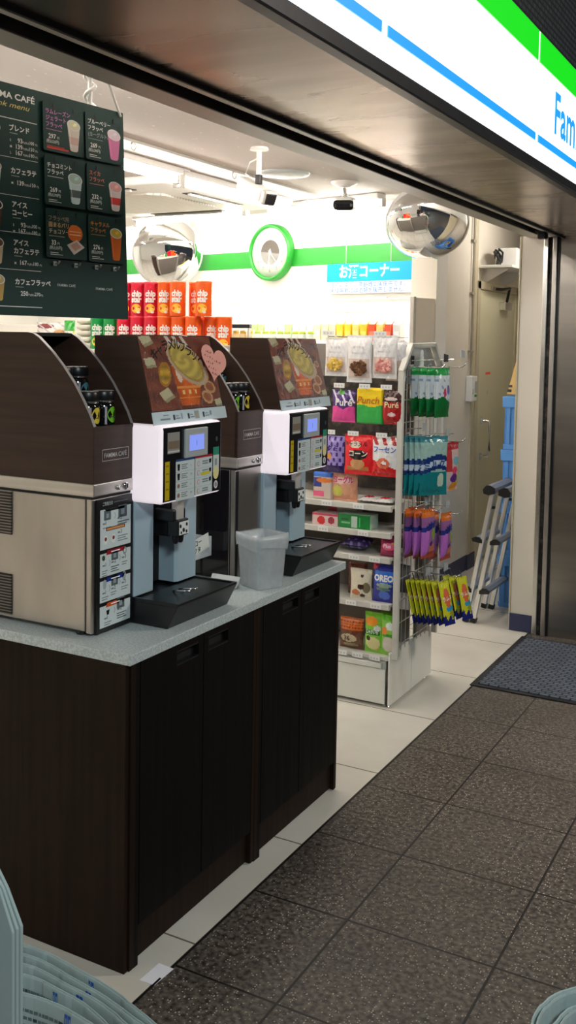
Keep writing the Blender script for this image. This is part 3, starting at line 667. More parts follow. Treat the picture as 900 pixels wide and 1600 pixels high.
def arc_pts():
    return [(0.0,0.0),(0.0,0.143),(0.014,0.173),(0.036,0.209),(0.064,0.25),(0.099,0.292),(0.135,0.328),(0.165,0.353),(0.182,0.366),(0.200,0.375),(0.222,0.378)]
def flavour_stand(label):
    t = thing('flavour_stand',label,'condiment stand',group='flavour stands on top of the ice machines')
    W,D = 0.163,0.46
    pts = arc_pts()+[(D,0.378),(D,0.0)]
    for x0,x1 in ((0.0,0.010),(W-0.010,W)):
        sd = MB().prism(pts,'yz',x0,x1,'hood_wood',0.0008).build('side_panel',t)
        e = MB(); ap = arc_pts()[1:]
        for (a,b_) in zip(ap[:-1],ap[1:]): e.add([(x0-0.0004,a[0]-0.0012,a[1]+0.0008),(x1+0.0004,a[0]-0.0012,a[1]+0.0008),(x1+0.0004,b_[0]-0.0012,b_[1]+0.0008),(x0-0.0004,b_[0]-0.0012,b_[1]+0.0008)],[(0,1,2,3)],'edge_grey')
        e.build('edge_band',sd)
    fp = MB().box(0.0,W,-0.002,0.010,0.0,0.143,'hood_wood',0.001).build('front_panel',t)
    m = MB(); y=-0.0025; a,b_,c,d_ = 0.033,0.142,0.054,0.084; k=0.0012; wc=rgb(190,186,182)
    for (p,q,r_,s_) in ((a,b_,c,c+k),(a,b_,d_-k,d_),(a,a+k,c,d_),(b_-k,b_,c,d_)): m.sheet(p,q,r_,s_,y,'print',wc)
    m.text('FAMIMA CAFÉ',(a+b_)/2,c+0.0085,0.0165,y,'print',wc,'c',width=0.092,bold=0.004); m.build('logo_plate',fp)
    MB().box(0.010,W-0.010,D-0.012,D,0.0,0.376,'black_matte').box(0.010,W-0.010,0.20,D,0.368,0.377,'black_matte').build('back_panel',t)
    MB().box(0.010,W-0.010,0.010,0.098,0.118,0.138,'black_matte').build('shelf',t)
    MB().box(0.010,W-0.010,0.098,0.104,0.118,0.196,'black_matte').box(0.010,W-0.010,0.098,0.20,0.190,0.198,'black_matte').build('shelf',t)
    MB().box(0.010,W-0.010,0.20,0.206,0.19,0.25,'black_matte').box(0.010,W-0.010,0.20,D-0.012,0.243,0.25,'black_matte').build('shelf',t)
    return t
f1 = flavour_stand('dark wood flavour stand with curved sides on the near ice machine'); at(f1,(-1.597,1.973,1.1916),R90)
f2 = copy_tree(f1); at(f2,(-1.597,2.672,1.1916),R90); f2['label']='dark wood flavour stand on the far ice machine, behind the heart note'
def jar(label,loc,col):
    t = thing('flavour_jar',label,'jar',loc,R90,'black jars in the flavour stands')
    m = MB(); m.lathe([(0.026,0.0),(0.029,0.003),(0.029,0.052),(0.026,0.058),(0.024,0.062)],(0,0,0),'jar_glass',24); m.build('jar_body',t)
    m = MB(); m.lathe([(0.027,0.061),(0.028,0.063),(0.028,0.067)],(0,0,0),'bright_steel',24); m.build('neck_ring',t)
    m = MB(); m.lathe([(0.028,0.066),(0.029,0.068),(0.029,0.088),(0.027,0.091),(0.0,0.091)],(0,0,0),'black_plastic',24); m.lathe([(0.0275,0.0895),(0.027,0.0915),(0.025,0.0915)],(0,0,0),'edge_grey',24); m.build('lid',t)
    m = MB(); R_=0.0294
    def wrap(x,z): return -math.sqrt(max(R_*R_-x*x,1e-6))
    n=18; pts=[]
    for k in range(n):
        a=2*PI*k/n; x,z=0.002+0.0175*math.cos(a),0.029+0.021*math.sin(a); pts.append((x,wrap(x,z),z))
    m.add(pts+[(0.002,wrap(0.002,0)-0.0003,0.029)],[(k,(k+1)%n,n) for k in range(n)],'print',col)
    sk=[]
    for z in (0.004,0.05):
        for a in (-2.35,-2.15): sk.append((R_*math.cos(a),R_*math.sin(a),z))
    m.add(sk,[(0,1,3,2)],'print',rgb(170,166,176))
    m.add([(0.002+0.009*c,wrap(0.002,0)-0.0008,0.022+0.003*s_) for c,s_ in ((-1,0),(0.6,0),(1,1),(-0.6,1))],[(0,1,2,3)],'print',tuple(x*0.25 for x in col))
    m.build('round_label',t)
Ye,Gr,Tl,Re = rgb(214,190,60),rgb(110,186,40),rgb(80,130,140),rgb(120,50,44)
for (y0_,cols,nm) in ((1.973,(Ye,Gr),'near'),(2.672,(Gr,Ye),'far')):
    names={Ye:'yellow',Gr:'green'}
    for j,xo in enumerate((0.050,0.113)):
        jar(f'black jar with a round {names[cols[j]]} label, front step of the {nm} flavour stand',(-1.597-0.058,y0_+xo,1.1916+0.1385),cols[j])
    for j,(xo,c,lb) in enumerate(((0.050,Re,'dark red'),(0.113,Tl,'grey blue'))):
        jar(f'black jar with a {lb} label, raised back step of the {nm} flavour stand',(-1.597-0.146,y0_+xo,1.1916+0.1985),c)
# ------------------------------------------------------------------ coffee machines
def coffee_machine(label):
    t = thing('coffee_machine',label,'coffee machine',group='coffee machines on the counter')
    G=rgb(204,214,214); Dk=rgb(54,56,60); Ls=rgb(130,136,140)
    # drip tray
    m = MB(); m.prism([(-0.018,0.001),(-0.05,0.064),(-0.05,0.070),(-0.042,0.070),(-0.040,0.060),(0.20,0.060),(0.20,0.001)],'yz',0.006,0.304,'black_plastic',0.001)
    m.box(0.006,0.014,-0.048,0.19,0.060,0.070,'black_plastic',0.001); m.box(0.296,0.304,-0.048,0.19,0.060,0.070,'black_plastic',0.001)
    tr = m.build('drip_tray',t)
    MB().box(0.016,0.294,-0.038,0.088,0.060,0.0655,'drip_bars').build('grate',tr)
    g = MB()
    for dx in (0.0,0.03): g.tube([(0.13+dx,0.05,0.067),(0.10+dx,0.01,0.078),(0.11+dx,-0.012,0.078),(0.145+dx,0.0,0.072)],0.0028,'bright_steel',6)
    g.build('cup_guide',tr)
    # body: two towers with a dark recess between them
    m = MB(); m.box(0.006,0.092,0.09,0.24,0.070,0.33,'tower_blue',0.003); m.build('left_tower',t)
    m = MB(); m.prism([(0.202,0.14),(0.202,0.098),(0.212,0.090),(0.302,0.090),(0.302,0.24),(0.202,0.24)],'xy',0.070,0.33,'tower_blue',0.001); m.build('right_tower',t)
    MB().box(0.092,0.202,0.15,0.24,0.070,0.33,'black_matte').box(0.008,0.300,0.20,0.40,0.004,0.53,'black_plastic').build('rear_body',t)
    # nozzle
    m = MB(); m.box(0.118,0.150,0.03,0.05,0.262,0.335,'strip_grey',0.002); m.box(0.106,0.166,0.035,0.10,0.262,0.295,'black_plastic',0.005); m.box(0.112,0.162,0.022,0.06,0.222,0.268,'black_plastic',0.004)
    m.box(0.125,0.155,0.06,0.16,0.215,0.33,'black_plastic',0.006)
    for x in (0.124,0.148): m.lathe([(0.010,0.0),(0.0075,-0.020),(0.005,-0.024)],(x,0.04,0.224),'black_plastic',14)
    nz = m.build('nozzle',t)
    m = MB(); m.sheet(0.114,0.160,0.226,0.262,0.0212,'print',rgb(230,232,228))
    for (a,b_,c) in ((0.120,0.250,0.005),(0.135,0.238,0.006),(0.150,0.252,0.005),(0.124,0.232,0.004),(0.149,0.233,0.0045)): m.ell(a,b_,c,c*1.2,0.0208,'print',rgb(40,40,44),rot=0.6,n=6)
    m.build('sticker',nz)
    # lit control box
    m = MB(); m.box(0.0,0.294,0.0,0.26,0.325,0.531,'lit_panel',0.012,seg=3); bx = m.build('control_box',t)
    m = MB(); m.box(0.007,0.287,-0.0015,0.01,0.331,0.526,'black_gloss',0.003); pn = m.build('control_panel',bx)
    y = -0.0019; X0,X1,Z0,Z1 = 0.0,0.294,0.325,0.531
    def U(u): return X0+u*(X1-X0)
    def V(v): return Z1-v*(Z1-Z0)
    m = MB(); m.box(U(.33),U(.71),-0.008,0.0,V(.445),V(.065),'grey_plastic',0.003); m.box(U(.375),U(.655),-0.0085,-0.006,V(.37),V(.135),'strip_grey',0.001); sc_ = m.build('screen_bezel',pn)
    m = MB(); m.sheet(U(.39),U(.635),V(.355),V(.15),-0.0090,'screen'); m.text('1',U(.51),V(.29),0.02,-0.0093,'print',rgb(90,110,210),'c'); m.build('screen',sc_)
    m = MB()
    m.sheet(U(.075),U(.265),V(.36),V(.09),y,'print',rgb(150,146,138)); m.sheet(U(.085),U(.255),V(.30),V(.20),y-.0003,'print',rgb(128,110,92)); m.sheet(U(.075),U(.265),V(.345),V(.325),y-.0004,'print',rgb(206,204,198))
    m.sheet(U(.04),U(.11),V(.95),V(.455),y,'print',rgb(198,170,20))
    for k in range(4): m.sheet(U(.052),U(.098),V(.52+k*.1),V(.50+k*.1),y-.0003,'print',rgb(150,126,20))
    m.build('payment_notice',pn)
    m = MB()
    for (u0,u1,hd) in ((.205,.512,rgb(40,70,120)),(.522,.815,rgb(180,40,54))):
        m.sheet(U(u0),U(u1),V(.985 if u0<.4 else .965),V(.455),y-.0004,'print',G); m.sheet(U(u0),U(u1),V(.475),V(.445),y-.0007,'print',hd)
        for r_ in range(4):
            v0 = .50+r_*.122
            if u0<.4:
                if r_<2: m.poly([(U(u0+.025),V(v0+.01)),(U(u0+.065),V(v0+.01)),(U(u0+.06),V(v0+.095)),(U(u0+.03),V(v0+.095))],y-.0008,'print',rgb(24,24,28))
                else: m.ell(U(u0+.045),V(v0+.05),0.006,0.006,y-.0008,'print',rgb(150,110,100))
                for q in range(3): m.sheet(U(u0+.09),U(u0+.19-.02*(q%2)),V(v0+.03+q*.025),V(v0+.018+q*.025),y-.0008,'print',Ls)
                m.text('M' if r_%2 else 'L',U(u0+.24),V(v0+.06),0.010,y-.0008,'print',Ls)
            else:
                m.ell(U(u0+.055),V(v0+.05),0.0065,0.0075,y-.0008,'print',rgb(212,150,150)); m.ell(U(u0+.055),V(v0+.05),0.0045,0.0055,y-.0011,'print',G)
                for q in range(2): m.sheet(U(u0+.12),U(u0+.22),V(v0+.035+q*.03),V(v0+.018+q*.03),y-.0008,'print',Ls)
                if r_ in (0,1,2): m.poly([(U(u0+.235),V(v0+.01)),(U(u0+.275),V(v0+.005)),(U(u0+.27),V(v0+.06)),(U(u0+.24),V(v0+.065))],y-.0008,'print',rgb(24,24,28))
                if r_==1: m.sheet(U(u0+.10),U(u0+.25),V(v0+.09),V(v0+.05),y-.0010,'print',rgb(214,200,50))
        for r_ in range(1,4): m.sheet(U(u0),U(u1),V(.492+r_*.122),V(.489+r_*.122),y-.0008,'print',rgb(150,158,158))
    m.build('drink_buttons',pn)
    m = MB(); m.sheet(U(.83),U(.935),V(.47),V(.36),y-.0003,'print',rgb(50,140,112)); m.sheet(U(.83),U(.935),V(.68),V(.47),y-.0003,'print',rgb(206,212,208)); m.sheet(U(.86),U(.90),V(.61),V(.52),y-.0006,'print',rgb(150,156,156))
    m.sheet(U(.83),U(.935),V(.70),V(.68),y-.0003,'print',rgb(240,238,220)); m.ell(U(.8825),V(.715),0.0145,0.018,y-.0004,'print',rgb(232,218,160)); m.ell(U(.8825),V(.875),0.0105,0.0115,y-.0003,'print',rgb(222,214,222)); m.ell(U(.8825),V(.875),0.006,0.007,y-.0006,'print',rgb(150,146,156))
    m.ell(U(.89),V(.25),0.006,0.007,y-.0003,'print',rgb(60,70,78)); m.build('stickers',pn)
    return t
k1 = coffee_machine('coffee machine with a glowing white side, beside the near ice machine'); at(k1,(-1.50,2.132,0.8004),R90)
k2 = copy_tree(k1); at(k2,(-1.50,2.829,0.8004),R90); k2['label']='coffee machine at the far end of the counter, right of the clear plastic bin'

# picture on the wooden hood: an orange cup of caramel drink among white chocolate pieces
def poster(u,v):
    """u across 0..1, v up 0..1 -> linear colour"""
    base = Vector(rgb(122,62,44)); g = 0.85+0.25*math.sin(u*9+math.sin(v*7))*math.sin(v*23+u*4)
    c = base*g
    def inel(cx,cy,rx,ry,rot):
        a,b = u-cx,v-cy; x = a*math.cos(rot)+b*math.sin(rot); y = -a*math.sin(rot)+b*math.cos(rot); return (x/rx)**2+(y/ry)**2
    # white chocolate pieces
    for (cx,cy,s,ro) in ((0.10,0.94,0.07,0.4),(0.10,0.64,0.065,0.15),(0.24,0.20,0.075,0.5),(0.95,0.05,0.05,0.2)):
        a,b = u-cx,v-cy; x=a*math.cos(ro)+b*math.sin(ro); y=-a*math.sin(ro)+b*math.cos(ro)
        if abs(x)<s and abs(y)<s*1.05: c = Vector(rgb(186,176,140)) if y>-s*0.5 else Vector(rgb(150,140,106))
    # caramel drop
    e = inel(0.26,0.48,0.085,0.17,-0.15)
    if e<1: c = Vector(rgb(170,110,30)) if e>0.6 else Vector(rgb(196,150,40))*(0.8+0.3*math.sin(v*40))
    # cookies, right
    for (cx,cy,r_) in ((0.80,0.46,0.10),(0.86,0.28,0.10),(0.80,0.14,0.10),(0.90,0.56,0.06)):
        e = inel(cx,cy,r_*0.75,r_,0.5)
        if e<1: c = Vector(rgb(190,140,92)) if e>0.45 else Vector(rgb(150,84,56))
    # cup body
    t = (0.60-v)/0.56
    if 0<=t<=1:
        x0 = 0.36+0.05*t; x1 = 0.80-0.13*t
        if x0<u<x1:
            k = (u-x0)/(x1-x0); c = Vector(rgb(196,86,22))*(0.72+0.5*math.sin(k*PI)); 
            if 0.28<v<0.31 or 0.14<v<0.155: c = Vector(rgb(226,140,60))
            if 0.20<v<0.26 and math.sin(u*70)>0.1 and 0.45<u<0.66: c = Vector(rgb(240,190,110))
    e = inel(0.45,0.47,0.035,0.11,0.12)
    if e<1: c = Vector(rgb(226,196,170))
    # lid rim and creamy swirl
    e = inel(0.60,0.62,0.20,0.36,0.62)
    if e<1: c = Vector(rgb(186,158,130))
    e = inel(0.59,0.63,0.165,0.315,0.62)
    if e<1:
        a,b = u-0.56,v-0.66; an = math.atan2(b,a); rr = math.hypot(a,b)
        k = 0.5+0.5*math.sin(rr*48+an*1.5); c = Vector(rgb(190,164,76))*(0.78+0.4*k)
        if e>0.75: c = Vector(rgb(160,132,60))
    if v>0.86 and abs(u-0.5)<0.16 and math.sin(u*60+v*30)>0.2: c = Vector(rgb(214,196,176))
    return tuple(c)
def hood(label):
    t = thing('machine_hood',label,'hood',group='wooden hoods on the coffee machines')
    W = 0.352; P = [(0.0,0.002),(0.058,0.232),(0.196,0.232),(0.196,0.002)]     # y,z profile; slanted front
    m = MB(); m.prism(P,'yz',0.0,0.012,'hood_wood',0.0006); m.build('side_panel',t)
    m = MB(); m.prism(P,'yz',W-0.012,W,'hood_wood',0.0006); m.build('side_panel',t)
    m = MB(); m.box(0.012,W-0.012,0.06,0.195,0.220,0.231,'hood_wood'); m.box(0.012,W-0.012,0.184,0.195,0.004,0.220,'hood_wood'); m.build('top_panel',t)
    n=90; Mp = Matrix(((1,0,0,0),(0,1,0.058/0.23,0),(0,0,1,0.002),(0,0,0,1)))
    m = MB(); m.prism([(0.0005,0.002),(0.0585,0.232),(0.0640,0.232),(0.006,0.002)],'yz',0.0121,W-0.0121,'black_plastic'); bd = m.build('poster_board',t)
    m = MB(); vs=[]; fs=[]; cl=[]
    z0,z1 = 0.032,0.230
    for j in range(n+1):
        for i in range(n+1):
            u,v = i/n,j/n; z=z0+v*(z1-z0); vs.append((0.002+u*(W-0.004), z*0.058/0.23-0.0015, z+0.002))
    for j in range(n):
        for i in range(n):
            k=j*(n+1)+i; fs.append((k,k+1,k+n+2,k+n+1)); cl.append(poster((i+.5)/n,(j+.5)/n))
    m.add(vs,fs,'film',cl)
    def ym(X,Z): return (Z-0.002)*0.058/0.23-0.0022
    x = 0.055
    for ch,dz,ro in (('キ',0.165,0.5),('ャ',0.178,0.35),('ラ',0.190,0.2),('メ',0.196,0.05),('ル',0.198,-0.05),('フ',0.193,-0.2),('ラ',0.184,-0.35),('ッ',0.172,-0.4),('ペ',0.160,-0.5)):
        m.text(ch,x,dz,0.036,0,'film',rgb(26,18,16),ymap=ym,rot=ro,bold=0.012); x+=0.026
    m.build('drink_poster',bd)
    m = MB(); vs=[(-0.004,-0.0035,-0.001),(W+0.008,-0.0035,-0.001),(W+0.008,0.004,0.032),(-0.004,0.004,0.032)]
    m.add(vs,[(0,1,2,3)],'print',rgb(190,204,208)); m.add([(a,b+0.0012,c) for a,b,c in vs],[(3,2,1,0)],'print',rgb(150,160,160))
    m.add([vs[0],vs[1],(W+0.008,-0.0023,-0.001),(-0.004,-0.0023,-0.001)],[(0,1,2,3)],'print',rgb(190,204,208))
    def yq(X,Z): return -0.0040+(Z+0.001)*0.0075/0.033-0.0004
    def pt(x0_,x1_,z0_,z1_,c): m.add([(x0_,yq(0,z0_),z0_),(x1_,yq(0,z0_),z0_),(x1_,yq(0,z1_),z1_),(x0_,yq(0,z1_),z1_)],[(0,1,2,3)],'print',c)
    L_=rgb(120,130,138); K=rgb(60,62,70)
    pt(0.03,0.075,0.010,0.014,L_); pt(0.045,0.07,0.021,0.023,L_)
    for x_ in (0.090,0.160,0.235): pt(x_,x_+0.008,0.008,0.022,K); pt(x_+0.011,x_+0.032,0.010,0.013,L_); pt(x_+0.011,x_+0.026,0.017,0.019,L_)
    pt(0.128,0.134,0.009,0.024,rgb(140,150,170)); pt(0.272,0.280,0.012,0.024,rgb(130,140,160)); pt(0.195,0.216,0.006,0.027,rgb(150,150,140))
    m.build('price_strip',t)
    return t
h1 = hood('dark wood hood with slanted drink poster on the near coffee machine, heart note at corner'); at(h1,(-1.532,2.138,1.3330),R90)
h2 = copy_tree(h1); at(h2,(-1.532,2.836,1.3330),R90); h2['label']='dark wood hood with a slanted drink poster on the far coffee machine'
# heart note
ht = thing('heart_note','pink paper heart with handwriting stuck at the corner of the near drink poster','note',(-1.568,2.470,1.493),R90)
pts=[]
for k in range(40):
    a=2*PI*k/40; pts.append((0.0040*16*math.sin(a)**3, 0.0036*(13*math.cos(a)-5*math.cos(2*a)-2*math.cos(3*a)-math.cos(4*a))))
Mh = Matrix.Translation((0,-0.010,0)) @ Matrix.Rotation(math.radians(-12),4,'X') @ Matrix.Rotation(math.radians(16),4,'Y')
m = MB(Mh); m.prism(pts,'xz',-0.0006,0.0006,'paper',0.0,col=rgb(236,164,150)); m.build('paper_heart',ht)
m = MB(Mh)
for i,(x,z,w) in enumerate(((-0.045,0.022,0.03),(-0.05,0.008,0.05),(-0.042,-0.008,0.04),(-0.030,-0.022,0.045),(0.0,0.004,0.035),(-0.012,-0.036,0.03))):
    for k in range(4): m.poly([(x+k*w/4,z),(x+k*w/4+0.004,z+0.004*((k+i)%2)),(x+k*w/4+0.0055,z+0.003),(x+k*w/4+0.003,z-0.004)],-0.001,'print',rgb(90,50,50))
m.build('handwriting',ht)

# clear plastic bin with a bag over its rim
bn = thing('clear_bin','cloudy clear plastic bin on the worktop between the coffee machines','bin',(-1.506,2.678,0.8003),math.radians(-23))
def ring(s,z,r=0.25,n=6):
    out=[]; c=s*(1-r)
    for q,(sx,sy_) in enumerate(((1,1),(-1,1),(-1,-1),(1,-1))):
        for k in range(n+1):
            a=q*PI/2+k*PI/2/n; out.append((sx*c+s*r*math.cos(a),sy_*c+s*r*math.sin(a),z))
    return out
def loft(m,rings,mm,cap=True):
    vs=[p for r_ in rings for p in r_]; n=len(rings[0]); fs=[]
    for i in range(len(rings)-1):
        for k in range(n): fs.append((i*n+k,i*n+(k+1)%n,(i+1)*n+(k+1)%n,(i+1)*n+k))
    if cap: fs.append(tuple(range(n))[::-1])
    return m.add(vs,fs,mm,smooth=True)
m = MB(); loft(m,[ring(0.047,0.0),ring(0.050,0.004),ring(0.058,0.150),ring(0.061,0.162),ring(0.057,0.163),ring(0.048,0.008)],'frosted_clear'); m.build('bin_body',bn)
random.seed(3)
def wob(r_,a,dz=0.0): return [(x*(1+random.uniform(-a,a)),y*(1+random.uniform(-a,a)),z+random.uniform(-dz,dz)) for x,y,z in r_]
m = MB(); loft(m,[wob(ring(0.061,0.125),0.02,0.008),wob(ring(0.0635,0.150),0.015),wob(ring(0.062,0.167),0.02,0.003),wob(ring(0.052,0.160),0.05,0.003),wob(ring(0.044,0.11),0.12),wob(ring(0.036,0.05),0.15)],'frosted_clear',False); m.build('bag_liner',bn)
# clear lid holder and white tray beside the first machine
lh = thing('lid_holder','small clear holder with a black and white label beside the far ice machine','holder',(-1.665,2.56,0.8003),R90)
m = MB(); m.box(-0.10,0.075,0.0,0.09,0.085,0.089,'frosted_clear'); m.box(-0.10,0.075,-0.002,0.001,0.085,0.145,'frosted_clear'); m.box(0.072,0.075,0.0,0.09,0.085,0.145,'frosted_clear'); m.build('cup',lh)
m = MB(); 
for x in (-0.095,0.07): m.box(x-0.003,x+0.003,0.08,0.088,0.0,0.23,'strip_grey',0.001)
m.box(-0.10,0.075,0.075,0.09,0.0,0.006,'strip_grey',0.001); m.build('stand',lh)
Ml = Matrix.Translation((-0.02,-0.004,0.128)) @ Matrix.Rotation(math.radians(-9),4,'Y')
m = MB(Ml); m.sheet(-0.07,0.075,-0.026,0.022,-0.001,'print',rgb(216,220,214)); m.text('ストロー',-0.05,0.0,0.022,-0.0016,'print',rgb(30,32,34),bold=0.015); m.text('フタ',-0.01,-0.022,0.020,-0.0016,'print',rgb(30,32,34),bold=0.015); m.build('label_card',lh)
wt = MB(); wt.prism([(-0.09,0.0),(0.05,0.0),(0.066,0.032),(0.060,0.032),(0.045,0.004),(-0.085,0.004),(-0.10,0.03),(-0.105,0.03)],'xz',-0.05,0.05,'white_plastic',0.0008)
wt.box(-0.092,0.052,-0.05,-0.047,0.0,0.022,'white_plastic').box(-0.092,0.052,0.047,0.05,0.0,0.022,'white_plastic')
o = wt.build('plastic_tray'); at(o,(-1.60,2.56,0.8003),R90); tag(o,'shallow white plastic tray on the worktop behind the near drip tray','tray')

# ------------------------------------------------------------------ hanging drink menu
mb_ = thing('menu_board','dark green hanging drink menu board above the coffee counter','menu board',(-1.72,2.276,1.61),math.radians(82.36),rx=math.radians(-2.7))
BG = rgb(22,54,51); Wt=rgb(240,240,236); Gy=rgb(150,164,160)
LX = -0.54
MB().box(LX,0.0,0.0,0.004,0.0,0.571,'print',0.0,col=BG).build('board',mb_)
m = MB(); y=-0.0006
m.text('FAMIMA CAFÉ',-0.314,0.534,0.0215,y,'print',Wt,'r',width=0.168,bold=0.022); m.text('drink menu',-0.330,0.513,0.0185,y,'print',rgb(214,196,110),'r',width=0.13,bold=0.004,shear=0.35)
for v0,v1 in ((0.484,0.0022),(0.389,0.0012),(0.296,0.0012),(0.205,0.0012),(0.113,0.0012),(0.021,0.0018)): m.sheet(-0.505,-0.309,v0,v0+v1,y,'print',Wt)
def item(x,names,v,prices):
    for nm in names: m.text(nm,x,v,0.0165,y,'print',Wt,bold=0.03); v-=0.0205
    m.sheet(x+0.001,x+0.026,v+0.0125,v+0.0145,y,'print',Gy); v-=0.007
    for s_,pr,tx in prices:
        if s_: m.text(s_,x+0.001,v,0.0085,y,'print',Wt,bold=0.01)
        m.text(pr,x+0.040,v-0.0005,0.0160,y,'print',Wt,'r',bold=0.018); m.text('円(税込',x+0.041,v,0.0062,y,'print',Wt); m.text(tx,x+0.061,v,0.0125,y,'print',Wt,bold=0.005); m.text('円)',x+0.0805,v,0.0062,y,'print',Wt); v-=0.0155
item(-0.397,['ブレンド'],0.457,[('S','93','100'),('M','139','150'),('L','167','180')])
item(-0.396,['カフェラテ'],0.352,[('M','139','150')])
item(-0.395,['アイス','コーヒー'],0.269,[('S','93','100'),('M','167','180')])
item(-0.394,['アイス','カフェラテ'],0.175,[('M','167','180')])
item(-0.393,['カフェフラッペ'],0.078,[('','250','270')])
for x in (-0.225,-0.090): MB().text('FAMIMA CAFÉ',x,0.0795 if x<-0.2 else 0.0765,0.0095,y,'print',rgb(200,204,200),'c',width=0.062,bold=0.006).build('printed_logo',mb_)
def cup(m,cx,zb,w,h,y,body,top,rim=rgb(232,232,230),iced=False,band=None):
    """printed picture of a paper or clear cup seen from slightly above"""
    e=w*0.30; zt=zb+h-e
    m.poly([(cx-w*0.30,zb+0.10*w),(cx-w*0.22,zb+0.02*w),(cx,zb),(cx+w*0.22,zb+0.02*w),(cx+w*0.30,zb+0.10*w),(cx+w*0.48,zt),(cx-w*0.48,zt)],y,'print',body)
    if band: m.poly([(cx-w*0.335,zb+0.22*h),(cx+w*0.335,zb+0.22*h),(cx+w*0.40,zb+0.46*h),(cx-w*0.40,zb+0.46*h)],y-0.0002,'print',band)
    m.ell(cx,zt,w*0.5,e,y-0.0003,'print',rim,rot=-0.12); m.ell(cx,zt,w*0.43,e*0.82,y-0.0005,'print',top,rot=-0.12)
    m.ell(cx+w*0.08,zt+e*0.15,w*0.16,e*0.3,y-0.0007,'print',tuple(min(1,c*1.35) for c in top),rot=0.4)
    m.poly([(cx-w*0.36,zt-e*0.7),(cx-w*0.30,zt-e*0.85),(cx-w*0.2,zb+h*0.12),(cx-w*0.25,zb+h*0.12)],y-0.0002,'print',tuple(min(1,c*1.25+0.03) for c in body))
for v,b,tp in ((0.405,rgb(230,228,222),rgb(70,44,30)),(0.31,rgb(230,228,222),rgb(196,160,120)),(0.216,rgb(86,56,36),rgb(56,34,22)),(0.124,rgb(214,190,160),rgb(120,80,56)),(0.034,rgb(196,160,90),rgb(206,180,130))):
    cup(m,-0.445,v,0.042,0.066,y-0.0002,b,tp)
m.build('printed_menu',mb_)
for x in (-0.262,-0.190,-0.116,-0.048):
    h = MB(); h.tube([(x,0.0,0.137),(x,-0.014,0.137),(x,-0.018,0.142)],0.0026,'wire',8); h.box(x-0.007,x+0.005,-0.0025,0.0,0.131,0.143,'grey_plastic',0.001); h.build('hook',mb_)
MB().lathe([(0.0,-0.0015),(0.004,-0.0015),(0.0045,0.0)],(-0.012,0,0.560),'bright_steel',14,'y').build('eyelet',mb_)
BM = Matrix.Translation((-1.72,2.276,1.61)) @ Matrix.Rotation(math.radians(82.36),4,'Z') @ Matrix.Rotation(math.radians(-2.7),4,'X')
def on_board(x,z,y=0.0): return BM @ Vector((x,y,z))
# cards on hooks
def card(label,x,z,titles,tcol,price,tax,art,extra=None,bg=BG):
    W,H = 0.138,0.1255
    t = thing('menu_card',label,'menu card',tuple(on_board(x,z,-0.006)),math.radians(82.36),'dark drink cards hanging on the menu board',rx=math.radians(-2.2))
    pts=[]; r=0.006
    for (cx,cz,a0) in ((W-r,r,-PI/2),(W-r,H-r,0),(r,H-r,PI/2),(r,r,PI)):
        for k in range(4): a=a0+k*PI/6; pts.append((cx+r*math.cos(a),cz+r*math.sin(a)))
    MB().prism(pts,'xz',-0.0025,0.0,'print',0.0,col=bg).build('card',t)
    m = MB(); y=-0.0029; v=H*0.83-0.008
    for i,tt in enumerate(titles): m.text(tt,0.009,v,0.0142 if len(tt)<8 else 0.0132,y,'print',tcol if not isinstance(tcol,list) else tcol[i],bold=0.018); v-=0.0165
    m.sheet(0.009,0.062,v+0.008,v+0.010,y,'print',tuple(0.45*c+0.08 for c in (tcol if not isinstance(tcol,list) else tcol[-1])))
    m.text(price,0.017,0.0335,0.0165,y,'print',Wt,bold=0.022); m.text('円',0.017+0.0093*len(price)+0.001,0.034,0.008,y,'print',Wt)
    m.text('(税込'+tax+'円)',0.010,0.022,0.0105,y,'print',Wt,width=0.042,bold=0.004)
    if extra: m.sheet(0.011,0.070,0.013,0.0145,y,'print',rgb(214,70,60)); m.sheet(0.011,0.084,0.007,0.0115,y,'print',rgb(214,70,60))
    else: m.sheet(0.012,0.040,0.0125,0.0140,y,'print',Wt); m.sheet(0.012,0.054,0.0078,0.0092,y,'print',Wt)
    art(m,y); m.build('printed_design',t)
    for hx_ in (0.035,0.103):
        MB().ell(hx_,H-0.014,0.0038,0.0042,-0.0030,'black_matte').box(hx_-0.001,hx_+0.001,-0.0045,-0.003,H-0.012,H-0.004,'black_plastic').build('hang_hole',t)
    return t
C1,C2 = -0.296,-0.151; R1,R2,R3 = 0.4225,0.2860,0.1510
card('menu card with pink title and white iced cup, top left of the cards',C1,R1,['ラムレーズン','ジェラート','フラッペ'],rgb(206,120,190),'297','320',lambda m,y: cup(m,0.103,0.010,0.046,0.082,y-0.0002,rgb(226,214,206),rgb(226,222,188),band=rgb(214,180,170)),extra=True)
card('menu card with white title and pink berry cup, top right of the cards',C2,R1,['ブルーベリー','フラッペ','(ヨーグルト風味)'],[Wt,Wt,Gy],'269','290',lambda m,y: cup(m,0.104,0.010,0.050,0.083,y-0.0002,rgb(210,120,168),rgb(240,216,228),rgb(244,232,238)))
card('menu card with pale mint cup, middle left of the cards',C1,R2,['チョコミント','フラッペ'],Wt,'269','290',lambda m,y: cup(m,0.103,0.010,0.050,0.080,y-0.0002,rgb(206,226,228),rgb(178,206,200),band=rgb(90,100,104)))
card('menu card with red and pink melon cup, middle right of the cards',C2,R2,['スイカ','フラッペ'],rgb(226,120,104),'232','250',lambda m,y: cup(m,0.104,0.008,0.050,0.080,y-0.0002,rgb(226,214,212),rgb(230,170,170),band=rgb(206,60,60)))
